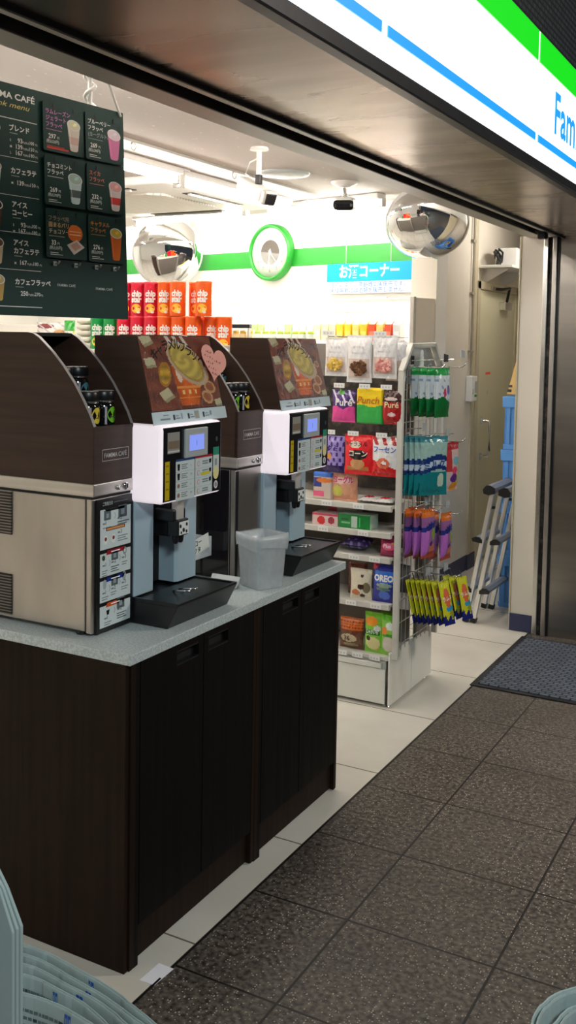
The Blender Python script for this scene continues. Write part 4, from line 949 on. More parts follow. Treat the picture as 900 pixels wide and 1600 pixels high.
def sauce(m,y):
    m.ell(0.098,0.068,0.026,0.022,y-0.0002,'print',rgb(232,116,40)); m.sheet(0.078,0.118,0.071,0.0735,y-0.0004,'print',rgb(250,206,170)); m.sheet(0.078,0.118,0.063,0.0655,y-0.0004,'print',rgb(250,206,170))
    m.poly([(0.068,0.036),(0.103,0.052),(0.130,0.034),(0.092,0.012)],y-0.0006,'print',rgb(226,216,208)); m.poly([(0.080,0.036),(0.102,0.046),(0.118,0.034),(0.096,0.022)],y-0.0008,'print',rgb(206,160,140))
card('menu card with orange disc and white sachet, bottom left of the cards',C1,R3,['フラッペ用','固まるパリパリ','チョコソース'],[rgb(150,140,120),rgb(214,170,120),rgb(206,190,170)],'33','35',sauce)
card('menu card with tall orange caramel cup, bottom right of the cards',C2,R3,['キャラメル','フラッペ'],rgb(220,140,50),'276','295',lambda m,y: cup(m,0.102,0.008,0.046,0.088,y-0.0002,rgb(216,104,28),rgb(218,184,70)))
# straps
a=on_board(-0.012,0.560,-0.002)
m = MB(); e=Vector((-1.72,2.05,CEIL-0.001)); m.tube([a,a.lerp(e,0.5)+Vector((0,0,-0.004)),e],0.0042,'white_plastic',6); tag(m.build('hanging_strap'),'thin white strap running from the menu board corner up to the ceiling','strap')
m = MB(); b0=on_board(-0.10,0.565,0.003); pts=[]
for k in range(40):
    f=k/39; an=f*2*PI*5; z=b0.z+f*(CEIL-0.001-b0.z); pts.append((b0.x-0.02+0.014*math.cos(an),b0.y+0.014*math.sin(an),z))
m.tube(pts,0.0055,'white_plastic',6); m.tube([(b0.x-0.02,b0.y,b0.z+0.002),(b0.x-0.02,b0.y,CEIL-0.0015)],0.006,'white_plastic',8); tag(m.build('twisted_strap'),'white twisted strap holding the menu board, left of the thin strap','strap')
# ------------------------------------------------------------------ snack gondola
GL = Vector((-1.95,4.175,0.0)); MG = Matrix.Translation(-GL)
gd = thing('snack_gondola','white snack gondola with a slanted top frame and wire grid end, beyond the counter','gondola',tuple(GL))
XL,XR = -2.42,-1.585
def GM(): return MB(MG)
m=GM(); m.box(XL,XR,3.945,4.43,0.012,0.205,'shelf_white',0.003); m.build('base',gd)
m=GM(); m.box(XL,XR-0.014,3.928,3.946,0.014,0.165,'shelf_white',0.002); m.box(XL,XR-0.03,3.920,3.946,0.168,0.192,'shelf_white',0.004); m.build('kick_panel',gd)
m=GM(); m.box(XR-0.010,XR,3.93,3.948,0.012,0.215,'black_slot'); m.box(XR,XR+0.010,3.925,4.175,0.012,0.24,'shelf_white',0.002); m.box(XR,XR+0.009,4.182,4.435,0.012,0.24,'shelf_white',0.002); m.box(XR,XR+0.006,4.174,4.183,0.02,0.235,'black_slot'); m.build('end_panel',gd)
m=GM()
for x in (XR-0.02,XL+0.03):
    for y in (3.96,4.40): m.lathe([(0.022,0.0005),(0.018,0.006),(0.012,0.013)],(x,y,0.0),'bright_steel',14)
m.build('levelling_feet',gd)
m=GM(); m.box(XL,XR-0.005,4.168,4.182,0.205,1.545,'back_panel'); m.box(XL,XR-0.005,4.160,4.168,0.9,1.40,'black_slot')
m.build('back_panel',gd)
m=GM(); m.box(XL,XR+0.002,3.925,4.168,0.205,0.222,'shelf_paint',0.002); m.build('bottom_shelf',gd)
for z in (0.446,0.645,0.752,0.866):
    m=GM(); m.box(XL,XR,3.935,4.165,z-0.012,z,'shelf_paint',0.001); m.box(XL,XR,3.920,3.938,z-0.024,z+0.002,'shelf_paint',0.003)
    m.prism([(4.165,z-0.012),(3.96,z-0.012),(3.97,z-0.022),(4.165,z-0.075)],'yz',XR-0.003,XR,'shelf_paint'); m.build('shelf',gd)
# end frame and wire grid
XE = -1.552
prof=[(3.925,0.225),(3.925,1.440),(4.020,1.545),(4.300,1.548),(4.405,1.44),(4.405,0.225)]
m=GM()
for (a,b_) in zip(prof[:-1],prof[1:]):
    A=Vector((XE,a[0],a[1])); B=Vector((XE,b_[0],b_[1])); d_=(B-A); L_=d_.length; q=math.atan2(d_.z,d_.y)
    mm=MB(MG @ Matrix.Translation(A) @ Matrix.Rotation(q,4,'X')); mm.box(-0.016,0.010,-0.008,L_+0.008,-0.009,0.009,'shelf_paint',0.003)
    o=len(m.v); mats=mm.mats; m.v+=mm.v; m.f+=[tuple(i+o for i in f) for f in mm.f]; 
    if 'shelf_paint' not in m.mats: m.mats.append('shelf_paint')
    m.mi+=[0]*len(mm.f); m.sm+=mm.sm; m.cols+=mm.cols
m.build('end_frame',gd)
m=GM()
for k in range(10):
    y=3.95+k*0.048
    m.tube([(XE-0.006,y,0.24),(XE-0.006,y,1.44 if 0<k<9 else 1.40)],0.0022,'wire',6)
for k in range(13): z=0.27+k*0.095; m.tube([(XE-0.004,3.93,z),(XE-0.004,4.40,z)],0.0022,'wire',6)
m.build('wire_grid',gd)
m=GM(); m.prism([(4.03,1.535),(4.29,1.535),(4.37,1.45),(4.37,1.38),(3.97,1.38),(3.97,1.45)],'yz',XE-0.018,XE-0.014,'bright_steel')
m.box(XE-0.014,XE-0.012,4.06,4.09,1.44,1.50,'black_matte'); m.box(XE-0.014,XE-0.012,4.17,4.20,1.45,1.50,'white_plastic',0.004); m.lathe([(0.0,0.0),(0.016,0.0),(0.016,0.002)],(XE-0.014,4.185,1.51),'white_plastic',14,'x'); m.box(XE-0.014,XE-0.012,4.15,4.22,1.43,1.455,'white_plastic',0.003)
m.build('header_plate',gd)
m=GM(); m.box(XE-0.03,XE-0.02,4.20,4.39,0.24,0.95,'back_panel'); m.box(XE-0.02,XE-0.008,4.33,4.352,0.24,0.62,'shelf_paint',0.002); m.build('inner_panel',gd)
# end hooks (double prong with a ticket plate above)
HK=[(4.03,1.452,0.145),(4.25,1.452,0.16),(4.00,1.165,0.12),(4.26,1.125,0.165),(4.06,0.845,0.135),(4.28,0.80,0.15),(4.05,0.545,0.16),(4.22,0.535,0.18)]
for (y,z,l_) in HK:
    m=GM(); m.tube([(XE,y,z),(XE+l_-0.02,y,z),(XE+l_-0.008,y,z+0.004),(XE+l_+0.004,y,z+0.016)],0.0028,'chrome',8); m.box(XE-0.004,XE+0.004,y-0.016,y+0.016,z-0.018,z+0.012,'bright_steel',0.002)
    m.tube([(XE,y,z+0.028),(XE+l_-0.05,y,z+0.034)],0.0022,'chrome',8)
    m.build('hook',gd)
for (y,z,l_,c) in ((4.25,1.452,0.075,'dark_trim'),(4.40,1.47,0.10,'grey_plastic'),(4.00,1.165,0.075,'grey_plastic'),(4.26,1.125,0.09,'grey_plastic'),(4.06,0.845,0.075,'grey_plastic'),(4.28,0.80,0.09,'grey_plastic'),(4.05,0.545,0.09,'grey_plastic'),(4.22,0.535,0.11,'grey_plastic')):
    m=GM(); m.prism([(y-0.026,z+0.022),(y+0.026,z+0.022),(y+0.026,z+0.052),(y-0.026,z+0.058)],'yz',XE+l_-0.002,XE+l_+0.001,c); m.build('ticket_plate',gd)
# pegs and price tickets on the front
def ticket(xc,zc,w=0.05,h=0.02,y=3.90):
    m=GM(); m.box(xc-w/2,xc+w/2,y-0.0015,y,zc-h/2,zc+h/2,'white_plastic'); 
    for k in range(3): m.sheet(xc-w*0.36+k*w*0.27,xc-w*0.22+k*w*0.27,zc-h*0.22,zc+h*0.16,y-0.0018,'print',rgb(196,196,192))
    m.build('price_ticket',gd)
def peg(xc,z):
    m=GM(); m.tube([(xc,4.168,z),(xc,3.91,z),(xc,3.902,z+0.008)],0.0026,'chrome',8); m.build('peg',gd)
for xc in (-1.828,-1.710,-1.612): ticket(xc,1.370); peg(xc+0.004,1.352)
for xc in (-1.868,-1.758,-1.628): ticket(xc,1.168); peg(xc,1.152)
for xc in (-1.89,-1.85,-1.735,-1.625): 
    peg(xc,1.578)
for xc in (-1.885,-1.645): ticket(xc,1.592,0.055,0.02)
for (z,xs) in ((0.866,(-1.885,-1.735)),(0.752,(-1.90,-1.71)),(0.645,(-1.75,-1.655)),(0.446,(-1.76,-1.645)),(0.222,(-1.80,-1.725,-1.645))):
    for xc in xs: ticket(xc,z-0.011,0.05,0.021,3.919)

# ------------------------------------------------------------------ snack packs
def pack(name,w,h,t,art,nu=30,nv=40,seal=0.06,texts=(),back=None,mt='film',flat=False,tear=False):
    """stuffed pouch, base at z=0, front towards -y; art(u,v) gives the printed colour"""
    m = MB()
    def bul(u,v):
        if flat: e = min(1,min(u,1-u)/0.06)*min(1,(1-v)/0.05)*min(1,(v)/0.03+0.6); return t/2*max(0.0,e)**0.5
        vv = (v-seal)/(1-2*seal); 
        if vv<=0 or vv>=1: return 0.0006
        return 0.0006+t/2*(math.sin(PI*u)**0.55)*(math.sin(PI*vv)**0.5)
    def X(u,v): 
        k = 1.0 if flat else 1-0.05*math.sin(PI*min(1,max(0,v)))
        return (u-0.5)*w*k
    for side in (-1,1):
        vs=[];fs=[];cl=[]
        for j in range(nv+1):
            for i in range(nu+1):
                u,v=i/nu,j/nv; zz=v*h
                if tear and j in (0,nv): zz += (0.004 if i%2 else 0.0)*(1 if j else -1)
                wr = 0.0 if flat else 0.0012*math.sin(u*31+v*11)*math.sin(v*27+u*5)
                vs.append((X(u,v),side*(bul(u,v)+ (wr if 0<i<nu and 0<j<nv else 0)),zz))
        for j in range(nv):
            for i in range(nu):
                k=j*(nu+1)+i; f=(k,k+1,k+nu+2,k+nu+1); fs.append(f if side<0 else f[::-1])
                u,v=(i+.5)/nu,(j+.5)/nv
                cl.append(art(u,v) if (side<0 or back is None) else back)
        m.add(vs,fs,mt,cl,smooth=True)
    for (s,x,z,size,c,kw) in texts:
        m.text(s,(x-0.5)*w,z*h,size,0,mt,c,'c',ymap=lambda A,B: -(bul(min(1,max(0,A/w+0.5)),min(1,max(0,B/h)))+0.0022),**kw)
    return m.build(name)
def blocks(*rules,base):
    """rules: (test(u,v), colour)"""
    def f(u,v):
        for t_,c in rules:
            if t_(u,v): return c
        return base
    return f
def E(cx,cy,rx,ry): return lambda u,v: ((u-cx)/rx)**2+((v-cy)/ry)**2<1
def B(u0,u1,v0,v1): return lambda u,v: u0<=u<=u1 and v0<=v<=v1
WT=rgb(238,236,232)
GP='snack packs on the gondola front'
def put(o,label,cat,loc,rz=0.0,group=GP,rx=0.0,ry=0.0): at(o,loc,rz,rx,ry); tag(o,label,cat,group); return o
Y0=3.905
# top row: clear pouches of snacks hanging on pegs
def pouch(label,xc,z0,w,h,food,foodcol,n,yoff=0.0):
    t = thing('snack_pouch',label,'snack pouch',(xc,Y0+0.012+yoff,z0),0,'clear snack pouches on the top pegs')
    wv=rgb(232,228,226); cl=rgb(214,190,178)
    p = pack('pouch_bag',w,h,0.03,blocks((B(0,1,0.50,1.0),wv),(B(0,1,0.0,0.10),wv),(B(0,0.06,0,1),wv),(B(0.94,1,0,1),wv),base=cl),texts=(('素材のおいしさ',0.5,0.60,0.010,rgb(150,150,154),{'width':w*0.5}),('おつまみ',0.5,0.72,0.013,rgb(168,168,172),{'width':w*0.4}))); p.parent=t
    random.seed(n); m=MB()
    for k in range(n):
        a=random.uniform(0,2*PI); r=math.sqrt(random.random()); cx=math.cos(a)*r*w*0.30; cz=h*0.30+math.sin(a)*r*h*0.155
        b=bmesh.new(); bmesh.ops.create_icosphere(b,subdivisions=1,radius=1.0); s=w*0.085
        for v in b.verts: v.co=Vector((cx+v.co.x*s*random.uniform(.7,1.2),-0.0165+v.co.y*s*0.35,cz+v.co.z*s*random.uniform(.6,1.0)))
        c=foodcol[k%len(foodcol)]; m.bm(b,'print',c)
    m.build(food,t)
    MB().box(-w*0.18,w*0.18,-0.0016,0.0016,h-0.012,h-0.001,'white_plastic',0.0005).build('hang_tab',t)
    return t
pouch('clear pouch of yellow nut snacks, left on the top pegs beside the machine poster',-1.853,1.408,0.108,0.165,'nut_pieces',(rgb(206,170,70),rgb(222,190,100),rgb(180,140,60)),46,0.004)
pouch('clear pouch of dark brown snacks, middle one on the top pegs',-1.738,1.385,0.116,0.20,'brown_pieces',(rgb(92,58,36),rgb(70,44,28),rgb(110,74,44)),50,-0.012)
pouch('clear pouch of pink curled snacks, right one on the top pegs',-1.628,1.405,0.112,0.18,'pink_pieces',(rgb(206,140,130),rgb(190,110,104),rgb(226,176,164)),48)
pouch('plain clear pouch half hidden behind the pink curled snacks on the top pegs',-1.598,1.395,0.09,0.17,'grey_pieces',(rgb(190,176,166),),20,0.05)
# second row
put(pack('snack_pack',0.110,0.138,0.032,blocks((lambda u,v: v<0.46+0.05*math.sin(u*9),rgb(226,70,150)),(E(0.5,0.30,0.16,0.10),rgb(170,90,190)),(E(0.42,0.92,0.15,0.07),rgb(80,140,60)),(lambda u,v: (u*3+v*2)%1<0.25 and v>0.6,rgb(230,220,240)),base=rgb(76,40,110)),texts=(('Puré',0.55,0.52,0.042,WT,{'bold':0.02}),)),'pink and purple gummy pack left of the yellow green pack','snack pack',(-1.815,Y0+0.018,1.212))
put(pack('snack_pack',0.128,0.152,0.055,blocks((lambda u,v: v<0.50+0.03*math.sin(u*8),rgb(44,160,66)),(E(0.46,0.27,0.10,0.09),rgb(236,200,140)),base=rgb(244,208,20)),flat=True,texts=(('Punch',0.46,0.56,0.042,rgb(190,110,20),{'bold':0.02,'shear':0.2}),)),'yellow and green boxy gummy pack in the second row from the top','snack pack',(-1.690,Y0+0.03,1.212))
put(pack('snack_pack',0.098,0.148,0.034,blocks((E(0.5,0.72,0.30,0.05),rgb(210,190,180)),(E(0.55,0.28,0.18,0.06),rgb(240,210,210)),(B(0,1,0.62,1),rgb(60,16,16)),base=rgb(168,20,24)),texts=(('Puré',0.55,0.48,0.034,rgb(236,214,160),{'bold':0.02}),)),'dark red gummy pack in the second row, close to the white upright','snack pack',(-1.594,Y0+0.016,1.214))
# third row
put(pack('snack_pack',0.104,0.160,0.03,blocks((B(0,1,0,0.20),rgb(44,20,90)),(E(0.35,0.45,0.12,0.09),rgb(214,150,80)),(lambda u,v: math.sin(u*24)*math.sin(v*22)>0.35,rgb(70,40,120)),base=rgb(160,140,206)),texts=(('グミ',0.5,0.60,0.03,rgb(60,30,110),{'bold':0.02}),)),'lilac and violet pack in the third row, partly behind the far coffee machine','snack pack',(-1.862,Y0+0.025,0.990))
put(pack('snack_pack',0.134,0.166,0.034,blocks((E(0.40,0.76,0.20,0.09),rgb(236,220,200)),(E(0.5,0.50,0.33,0.13),rgb(40,24,20)),(E(0.48,0.27,0.25,0.14),rgb(206,150,100)),(B(0.1,0.85,0.10,0.20),rgb(190,120,60)),base=rgb(226,30,38)),tear=True,texts=(('キャラメル',0.42,0.73,0.022,rgb(60,30,24),{'bold':0.02}),('コーン',0.52,0.47,0.030,rgb(230,226,220),{'bold':0.02}))),'bright red pack with a brown ring picture, middle of the third row','snack pack',(-1.739,Y0+0.018,0.994))
put(pack('snack_pack',0.124,0.164,0.034,blocks((B(0,1,0,0.09),rgb(200,24,30)),(lambda u,v: E(0.45,0.33,0.24,0.14)(u,v) and not E(0.47,0.33,0.10,0.06)(u,v),rgb(222,110,80)),(lambda u,v: v<0.42-0.25*u,rgb(208,28,34)),(lambda u,v: v>0.80 and (u*3+v*2.0)%1<0.45,rgb(170,40,40)),base=rgb(232,228,226)),tear=True,texts=(('フーセン',0.5,0.62,0.030,rgb(50,90,170),{'bold':0.025,'width':0.1}),)),'white and red pack with a red ring picture, next to the white upright','snack pack',(-1.617,Y0+0.018,0.994))
# fourth shelf
put(pack('snack_pack',0.094,0.118,0.028,blocks((B(0,1,0.82,1),rgb(60,110,200)),(B(0,0.6,0.10,0.30),rgb(226,90,130)),(E(0.6,0.7,0.4,0.09),rgb(224,120,50)),(B(0,0.45,0.45,0.80),rgb(50,60,130)),base=rgb(204,186,172)),flat=True),'blue topped pack with rainbow design on the fourth shelf, beside the far coffee machine','snack pack',(-1.922,3.96,0.8665))
put(pack('snack_pack',0.134,0.150,0.034,blocks((E(0.30,0.28,0.20,0.16),rgb(206,200,90)),(E(0.62,0.35,0.22,0.18),rgb(222,160,130)),(E(0.5,0.58,0.38,0.10),rgb(236,200,190)),(B(0,1,0.86,1),rgb(150,160,80)),base=rgb(214,150,120)),texts=(('ヨーグル',0.52,0.54,0.032,rgb(206,40,110),{'bold':0.03,'width':0.095}),)),'pink and lime jelly pack standing on the fourth shelf','snack pack',(-1.825,3.965,0.8665))
for xc,lb in ((-1.71,'flat white and red packet lying on the fourth shelf, right of the jelly pack'),(-1.635,'flat white and red packet lying on the fourth shelf, beside the white upright')):
    put(pack('snack_packet',0.085,0.10,0.022,blocks((E(0.5,0.5,0.3,0.2),rgb(206,40,50)),base=rgb(226,220,218))),lb,'snack packet',(xc,3.945,0.8785),0.15,rx=math.radians(-88))
# fifth shelf: boxes
def carton(name,label,loc,w,d_,h,art,win=None,rz=0.0,group='cartons on the fifth shelf'):
    m=MB(); n=16; m.box(-w/2,w/2,0.001,d_,0,h,'print',0.0,col=art(0.5,0.05))
    vs=[];fs=[];cl=[]
    for j in range(n+1):
        for i in range(2*n+1): vs.append((-w/2+w*i/(2*n),0.0,h*j/n))
    for j in range(n):
        for i in range(2*n): k=j*(2*n+1)+i; fs.append((k,k+1,k+2*n+2,k+2*n+1)); cl.append(art((i+.5)/(2*n),(j+.5)/n))
    m.add(vs,fs,'film',cl)
    if win: m.text(win,0,h*0.36,h*0.34,-0.0006,'film',WT,'c',bold=0.02)
    o=m.build(name); return put(o,label,'carton',loc,rz,group)
carton('snack_carton','red and white candy carton on the fifth shelf, beside the far coffee machine',(-1.905,3.945,0.7525),0.122,0.08,0.052,blocks((E(0.35,0.4,0.16,0.35),rgb(206,30,36)),(E(0.75,0.45,0.14,0.3),rgb(160,40,60)),(B(0,1,0.8,1),rgb(200,60,90)),base=rgb(226,196,190)))
carton('snack_carton','long green gum carton on the fifth shelf',(-1.765,3.945,0.7525),0.150,0.085,0.060,blocks((B(0.40,0.58,0.05,0.9),rgb(186,210,190)),(B(0.08,0.36,0.30,0.42),rgb(120,190,130)),(B(0.08,0.32,0.58,0.7),rgb(20,80,40)),(B(0.66,0.7,0.1,0.8),rgb(60,190,110)),base=rgb(18,126,54)))
carton('snack_carton','pink carton lying behind the red and white one on the fifth shelf',(-1.87,4.05,0.7525),0.14,0.06,0.072,blocks((B(0,0.3,0,1),rgb(190,60,90)),base=rgb(196,190,192)),group='cartons on the fifth shelf')
# sixth shelf
put(pack('snack_packet',0.125,0.10,0.055,blocks((E(0.5,0.5,0.3,0.2),rgb(80,50,140)),(lambda u,v: math.sin(u*21)*math.sin(v*17)>0.5,rgb(110,90,160)),base=rgb(46,26,84))),'violet packet lying on the sixth shelf','snack packet',(-1.770,3.955,0.6735),0.0,rx=math.radians(-78))
put(pack('snack_pack',0.094,0.084,0.052,blocks((E(0.5,0.55,0.36,0.18),rgb(224,90,130)),(E(0.72,0.66,0.12,0.12),rgb(230,200,90)),base=rgb(150,20,70)),seal=0.03,texts=(('Plus',0.45,0.5,0.022,rgb(240,220,230),{'bold':0.02}),)),'round magenta packet on the sixth shelf near the white upright','snack pack',(-1.603,3.965,0.6455))
# seventh shelf
put(pack('snack_pack',0.102,0.132,0.036,blocks((E(0.55,0.42,0.16,0.09),rgb(60,36,26)),(E(0.80,0.40,0.16,0.18),rgb(120,110,80)),(E(0.30,0.22,0.20,0.10),rgb(196,110,60)),(E(0.6,0.13,0.12,0.06),rgb(50,30,24)),(E(0.6,0.78,0.07,0.05),rgb(70,56,50)),base=rgb(226,214,190))),'cream pack with dark nut pictures on the seventh shelf','snack pack',(-1.733,3.962,0.4465))
put(pack('snack_pack',0.116,0.165,0.042,blocks((lambda u,v: v>0.86 and u<0.25 and (v-0.86)*2>u-0.1,rgb(206,50,80)),(E(0.5,0.46,0.34,0.06),rgb(140,160,150)),(E(0.46,0.36,0.30,0.05),rgb(90,120,110)),(E(0.5,0.20,0.22,0.12),rgb(70,110,210)),(B(0.1,0.9,0.52,0.82),rgb(50,110,206)),base=rgb(24,36,140)),texts=(('OREO',0.48,0.575,0.036,WT,{'bold':0.05,'width':0.088}),)),'blue sandwich biscuit pack with white capital letters on the seventh shelf','snack pack',(-1.620,3.962,0.4465))
put(pack('snack_pack',0.09,0.14,0.03,blocks((B(0,1,0.7,1),rgb(120,40,30)),base=rgb(110,66,50))),'brown pack standing behind the cream nut pack on the seventh shelf','snack pack',(-1.78,4.03,0.4465))
# bottom shelf
put(pack('snack_pack',0.112,0.136,0.04,blocks((lambda u,v: v>0.62 and (math.sin(v*70)>0.0 or math.sin(u*50)>0.6),rgb(206,104,44)),(B(0,1,0.60,1),rgb(150,62,24)),(E(0.42,0.36,0.36,0.13),rgb(196,176,140)),(E(0.5,0.14,0.34,0.06),rgb(140,130,90)),base=rgb(104,60,36)),texts=(('36',0.36,0.28,0.030,rgb(80,50,36),{'bold':0.02}),)),'brown pack with an orange basket weave top on the bottom shelf','snack pack',(-1.772,3.962,0.2225))
GA = blocks((B(0,1,0.90,1),rgb(120,190,40)),(E(0.4,0.78,0.36,0.11),rgb(240,150,40)),(E(0.75,0.62,0.2,0.07),rgb(220,226,216)),(B(0.05,0.9,0.46,0.58),rgb(40,130,30)),(E(0.25,0.36,0.12,0.06),rgb(50,60,30)),(E(0.5,0.24,0.40,0.16),rgb(224,214,150)),(E(0.62,0.14,0.2,0.08),rgb(236,180,70)),base=rgb(130,196,60))
GB = blocks((B(0,1,0.88,1),rgb(100,190,40)),(E(0.2,0.62,0.2,0.1),rgb(236,140,50)),(E(0.85,0.66,0.14,0.1),rgb(236,140,50)),(E(0.52,0.74,0.24,0.10),rgb(220,232,220)),(E(0.45,0.28,0.36,0.2),rgb(214,204,190)),(B(0.1,0.9,0.48,0.56),rgb(60,140,40)),base=rgb(140,200,70))
put(pack('snack_pack',0.084,0.176,0.034,GA,texts=(('じゃがいも',0.48,0.49,0.02,WT,{'bold':0.02,'width':0.055}),)),'green pack with orange lion like tuft on the bottom shelf, second from the white upright'.replace(' lion like tuft',' round picture'),'snack pack',(-1.667,3.958,0.2225))
put(pack('snack_pack',0.082,0.172,0.034,GB),'green and white pack on the bottom shelf, next to the white upright','snack pack',(-1.590,3.955,0.2225))
put(pack('snack_pack',0.080,0.165,0.030,GA),'green pack standing behind the two front green packs on the bottom shelf','snack pack',(-1.625,4.035,0.2225),0.1)

# ------------------------------------------------------------------ packs hanging on the end hooks (they face the entrance)
EG='packs hanging on the end hooks'
greenA = blocks((B(0,1,0.86,1),rgb(30,150,70)),(B(0,1,0.0,0.10),rgb(20,120,50)),(lambda u,v: v<0.36+0.06*math.sin(u*6),rgb(14,110,50)),(E(0.72,0.22,0.2,0.10),rgb(70,50,110)),(E(0.62,0.56,0.13,0.10),rgb(120,100,170)),(E(0.36,0.50,0.08,0.10),rgb(200,60,100)),(lambda u,v: math.sin(u*19+v*5)*math.sin(v*23)>0.72,rgb(140,160,190)),base=rgb(206,214,218))
gl_=['green and white bag hanging on the top end hook, closest to the grid','green and white bag second from the grid on the top end hook','green and white bag third from the grid on the top end hook','frontmost green and white bag on the top end hook']
for k in range(4):
    o=pack('hanging_bag',0.112,0.208,0.050,greenA,seal=0.04) if k==0 else copy_tree(g0)
    if k==0: g0=o
    put(o,gl_[k],'snack bag',(-1.530+k*0.036,4.045+0.004*(k%2),1.245),R90-math.radians(6+2*k),'green bags on the top end hook')
tealA = blocks((B(0,1,0.90,1),rgb(60,130,140)),(lambda u,v: abs(v-0.60-0.05*math.sin(u*4-1))<0.045,rgb(20,50,110)),(lambda u,v: abs(v-0.43-0.05*math.sin(u*4-1))<0.035,rgb(20,50,110)),(lambda u,v: abs(v-0.515-0.05*math.sin(u*4-1))<0.05,rgb(190,206,222)),(E(0.72,0.26,0.13,0.12),rgb(190,206,184)),(B(0,1,0,0.40),rgb(10,122,128)),base=rgb(150,184,176))
tl_=['teal milk candy bag closest to the grid on the second end hook','second teal milk candy bag from the grid','third teal milk candy bag from the grid','frontmost teal milk candy bag on the second end hook']
for k in range(4):
    o=pack('hanging_bag',0.135,0.25,0.034,tealA,seal=0.05,texts=(('ミルク',0.5,0.47,0.036,rgb(30,60,130),{'bold':0.02,'rot':0.12}),)) if k==0 else copy_tree(t0)
    if k==0: t0=o
    put(o,tl_[k],'snack bag',(-1.53+k*0.028,4.01+0.008*k,0.915),R90-math.radians(12+9*k),'teal bags on the second end hook')
redA = blocks((B(0,1,0.86,1),rgb(180,40,50)),(B(0,0.3,0.4,0.86),rgb(186,60,60)),(E(0.6,0.62,0.25,0.09),rgb(120,180,200)),(E(0.5,0.42,0.2,0.08),rgb(220,70,110)),(E(0.5,0.26,0.26,0.09),rgb(90,40,130)),(E(0.55,0.08,0.3,0.10),rgb(214,140,50)),(B(0.75,1,0.1,0.6),rgb(170,180,90)),base=rgb(206,180,176))
for k,lb in enumerate(('red and white mixed sweets bag behind the teal bags','frontmost red and white mixed sweets bag, right of the teal bags')):
    o=pack('hanging_bag',0.115,0.215,0.036,redA,seal=0.05) if k==0 else copy_tree(r0)
    if k==0: r0=o
    put(o,lb,'snack bag',(-1.500+k*0.050,4.27+0.01*k,0.905),R90-math.radians(4+6*k),'red bags on the second end hook')
purA = blocks((B(0,1,0.84,1),rgb(216,110,30)),(lambda u,v: abs(v-0.66-0.15*(u-0.5))<0.05,rgb(40,50,130)),(E(0.66,0.50,0.16,0.13),rgb(130,160,60)),(B(0,0.34,0.05,0.62),rgb(190,110,200)),(E(0.5,0.30,0.10,0.06),rgb(60,30,110)),(B(0,1,0,0.12),rgb(170,70,50)),(E(0.62,0.2,0.22,0.10),rgb(200,110,90)),base=rgb(146,96,150))
pl_=['purple and orange sweets bag closest to the grid on the third end hook','purple and orange sweets bag in the middle of the near third hook','frontmost purple and orange sweets bag on the near third hook','purple and orange sweets bag at the back of the far third hook','frontmost purple and orange sweets bag on the far third hook']
for k,(x,y,a) in enumerate(((-1.535,4.045,6),(-1.500,4.05,4),(-1.462,4.06,14),(-1.505,4.27,2),(-1.455,4.285,8))):
    o=pack('hanging_bag',0.100,0.205,0.042,purA,seal=0.06,texts=(('グミ',0.55,0.62,0.035,rgb(30,40,120),{'bold':0.02,'rot':0.2}),),tear=True) if k==0 else copy_tree(p0)
    if k==0: p0=o
    put(o,pl_[k],'snack bag',(x-0.005,y-0.015 if k<3 else y-0.03,0.645 if k<3 else 0.60),R90-math.radians(a),'purple bags on the third end hooks')
yelA = blocks((lambda u,v: v<0.16+0.06*math.sin(u*14),rgb(24,34,120)),(E(0.75,0.24,0.22,0.10),rgb(150,160,40)),(E(0.5,0.62,0.30,0.22),rgb(222,110,70)),(E(0.62,0.36,0.36,0.07),rgb(50,150,200)),base=rgb(206,206,40))
yelB = rgb(26,22,70)
ys=[(-1.535,4.03),(-1.515,4.035),(-1.495,4.04),(-1.475,4.045),(-1.452,4.05),(-1.43,4.055),(-1.40,4.06),(-1.44,4.215),(-1.41,4.22),(-1.375,4.225)]
yl_=['yellow and navy stick pack closest to the grid on the lowest hook','second yellow and navy stick pack on the lowest near hook','third yellow and navy stick pack on the lowest near hook','fourth yellow and navy stick pack on the lowest near hook','fifth yellow and navy stick pack on the lowest near hook','sixth yellow and navy stick pack on the lowest near hook','frontmost yellow and navy stick pack on the lowest near hook','yellow and navy stick pack deepest on the lowest far hook','middle yellow and navy stick pack on the lowest far hook','frontmost yellow and navy stick pack on the lowest far hook, beside the ladder']
for k,(x,y) in enumerate(ys):
    if k==0:
        y0_=pack('stick_pack',0.072,0.180,0.016,yelA,nu=14,nv=30,seal=0.05,back=yelB,tear=True,texts=(('ラムネ',0.5,0.56,0.022,rgb(250,240,220),{'bold':0.02,'rot':0.1}),)); o=y0_
        m=MB(); m.tube([(0.0,0.0,0.177),(0.004,0.003,0.195),(0.008,0.008,0.208)],0.0022,'black_plastic',6); m.build('hang_loop',o)
    else: o=copy_tree(y0_)
    put(o,yl_[k],'stick pack',(x+0.045,y-0.02,0.372 if k<7 else 0.362),R90-math.radians(18 if k in (6,9) else 8),'yellow stick packs on the lowest hooks',rx=math.radians(-14))

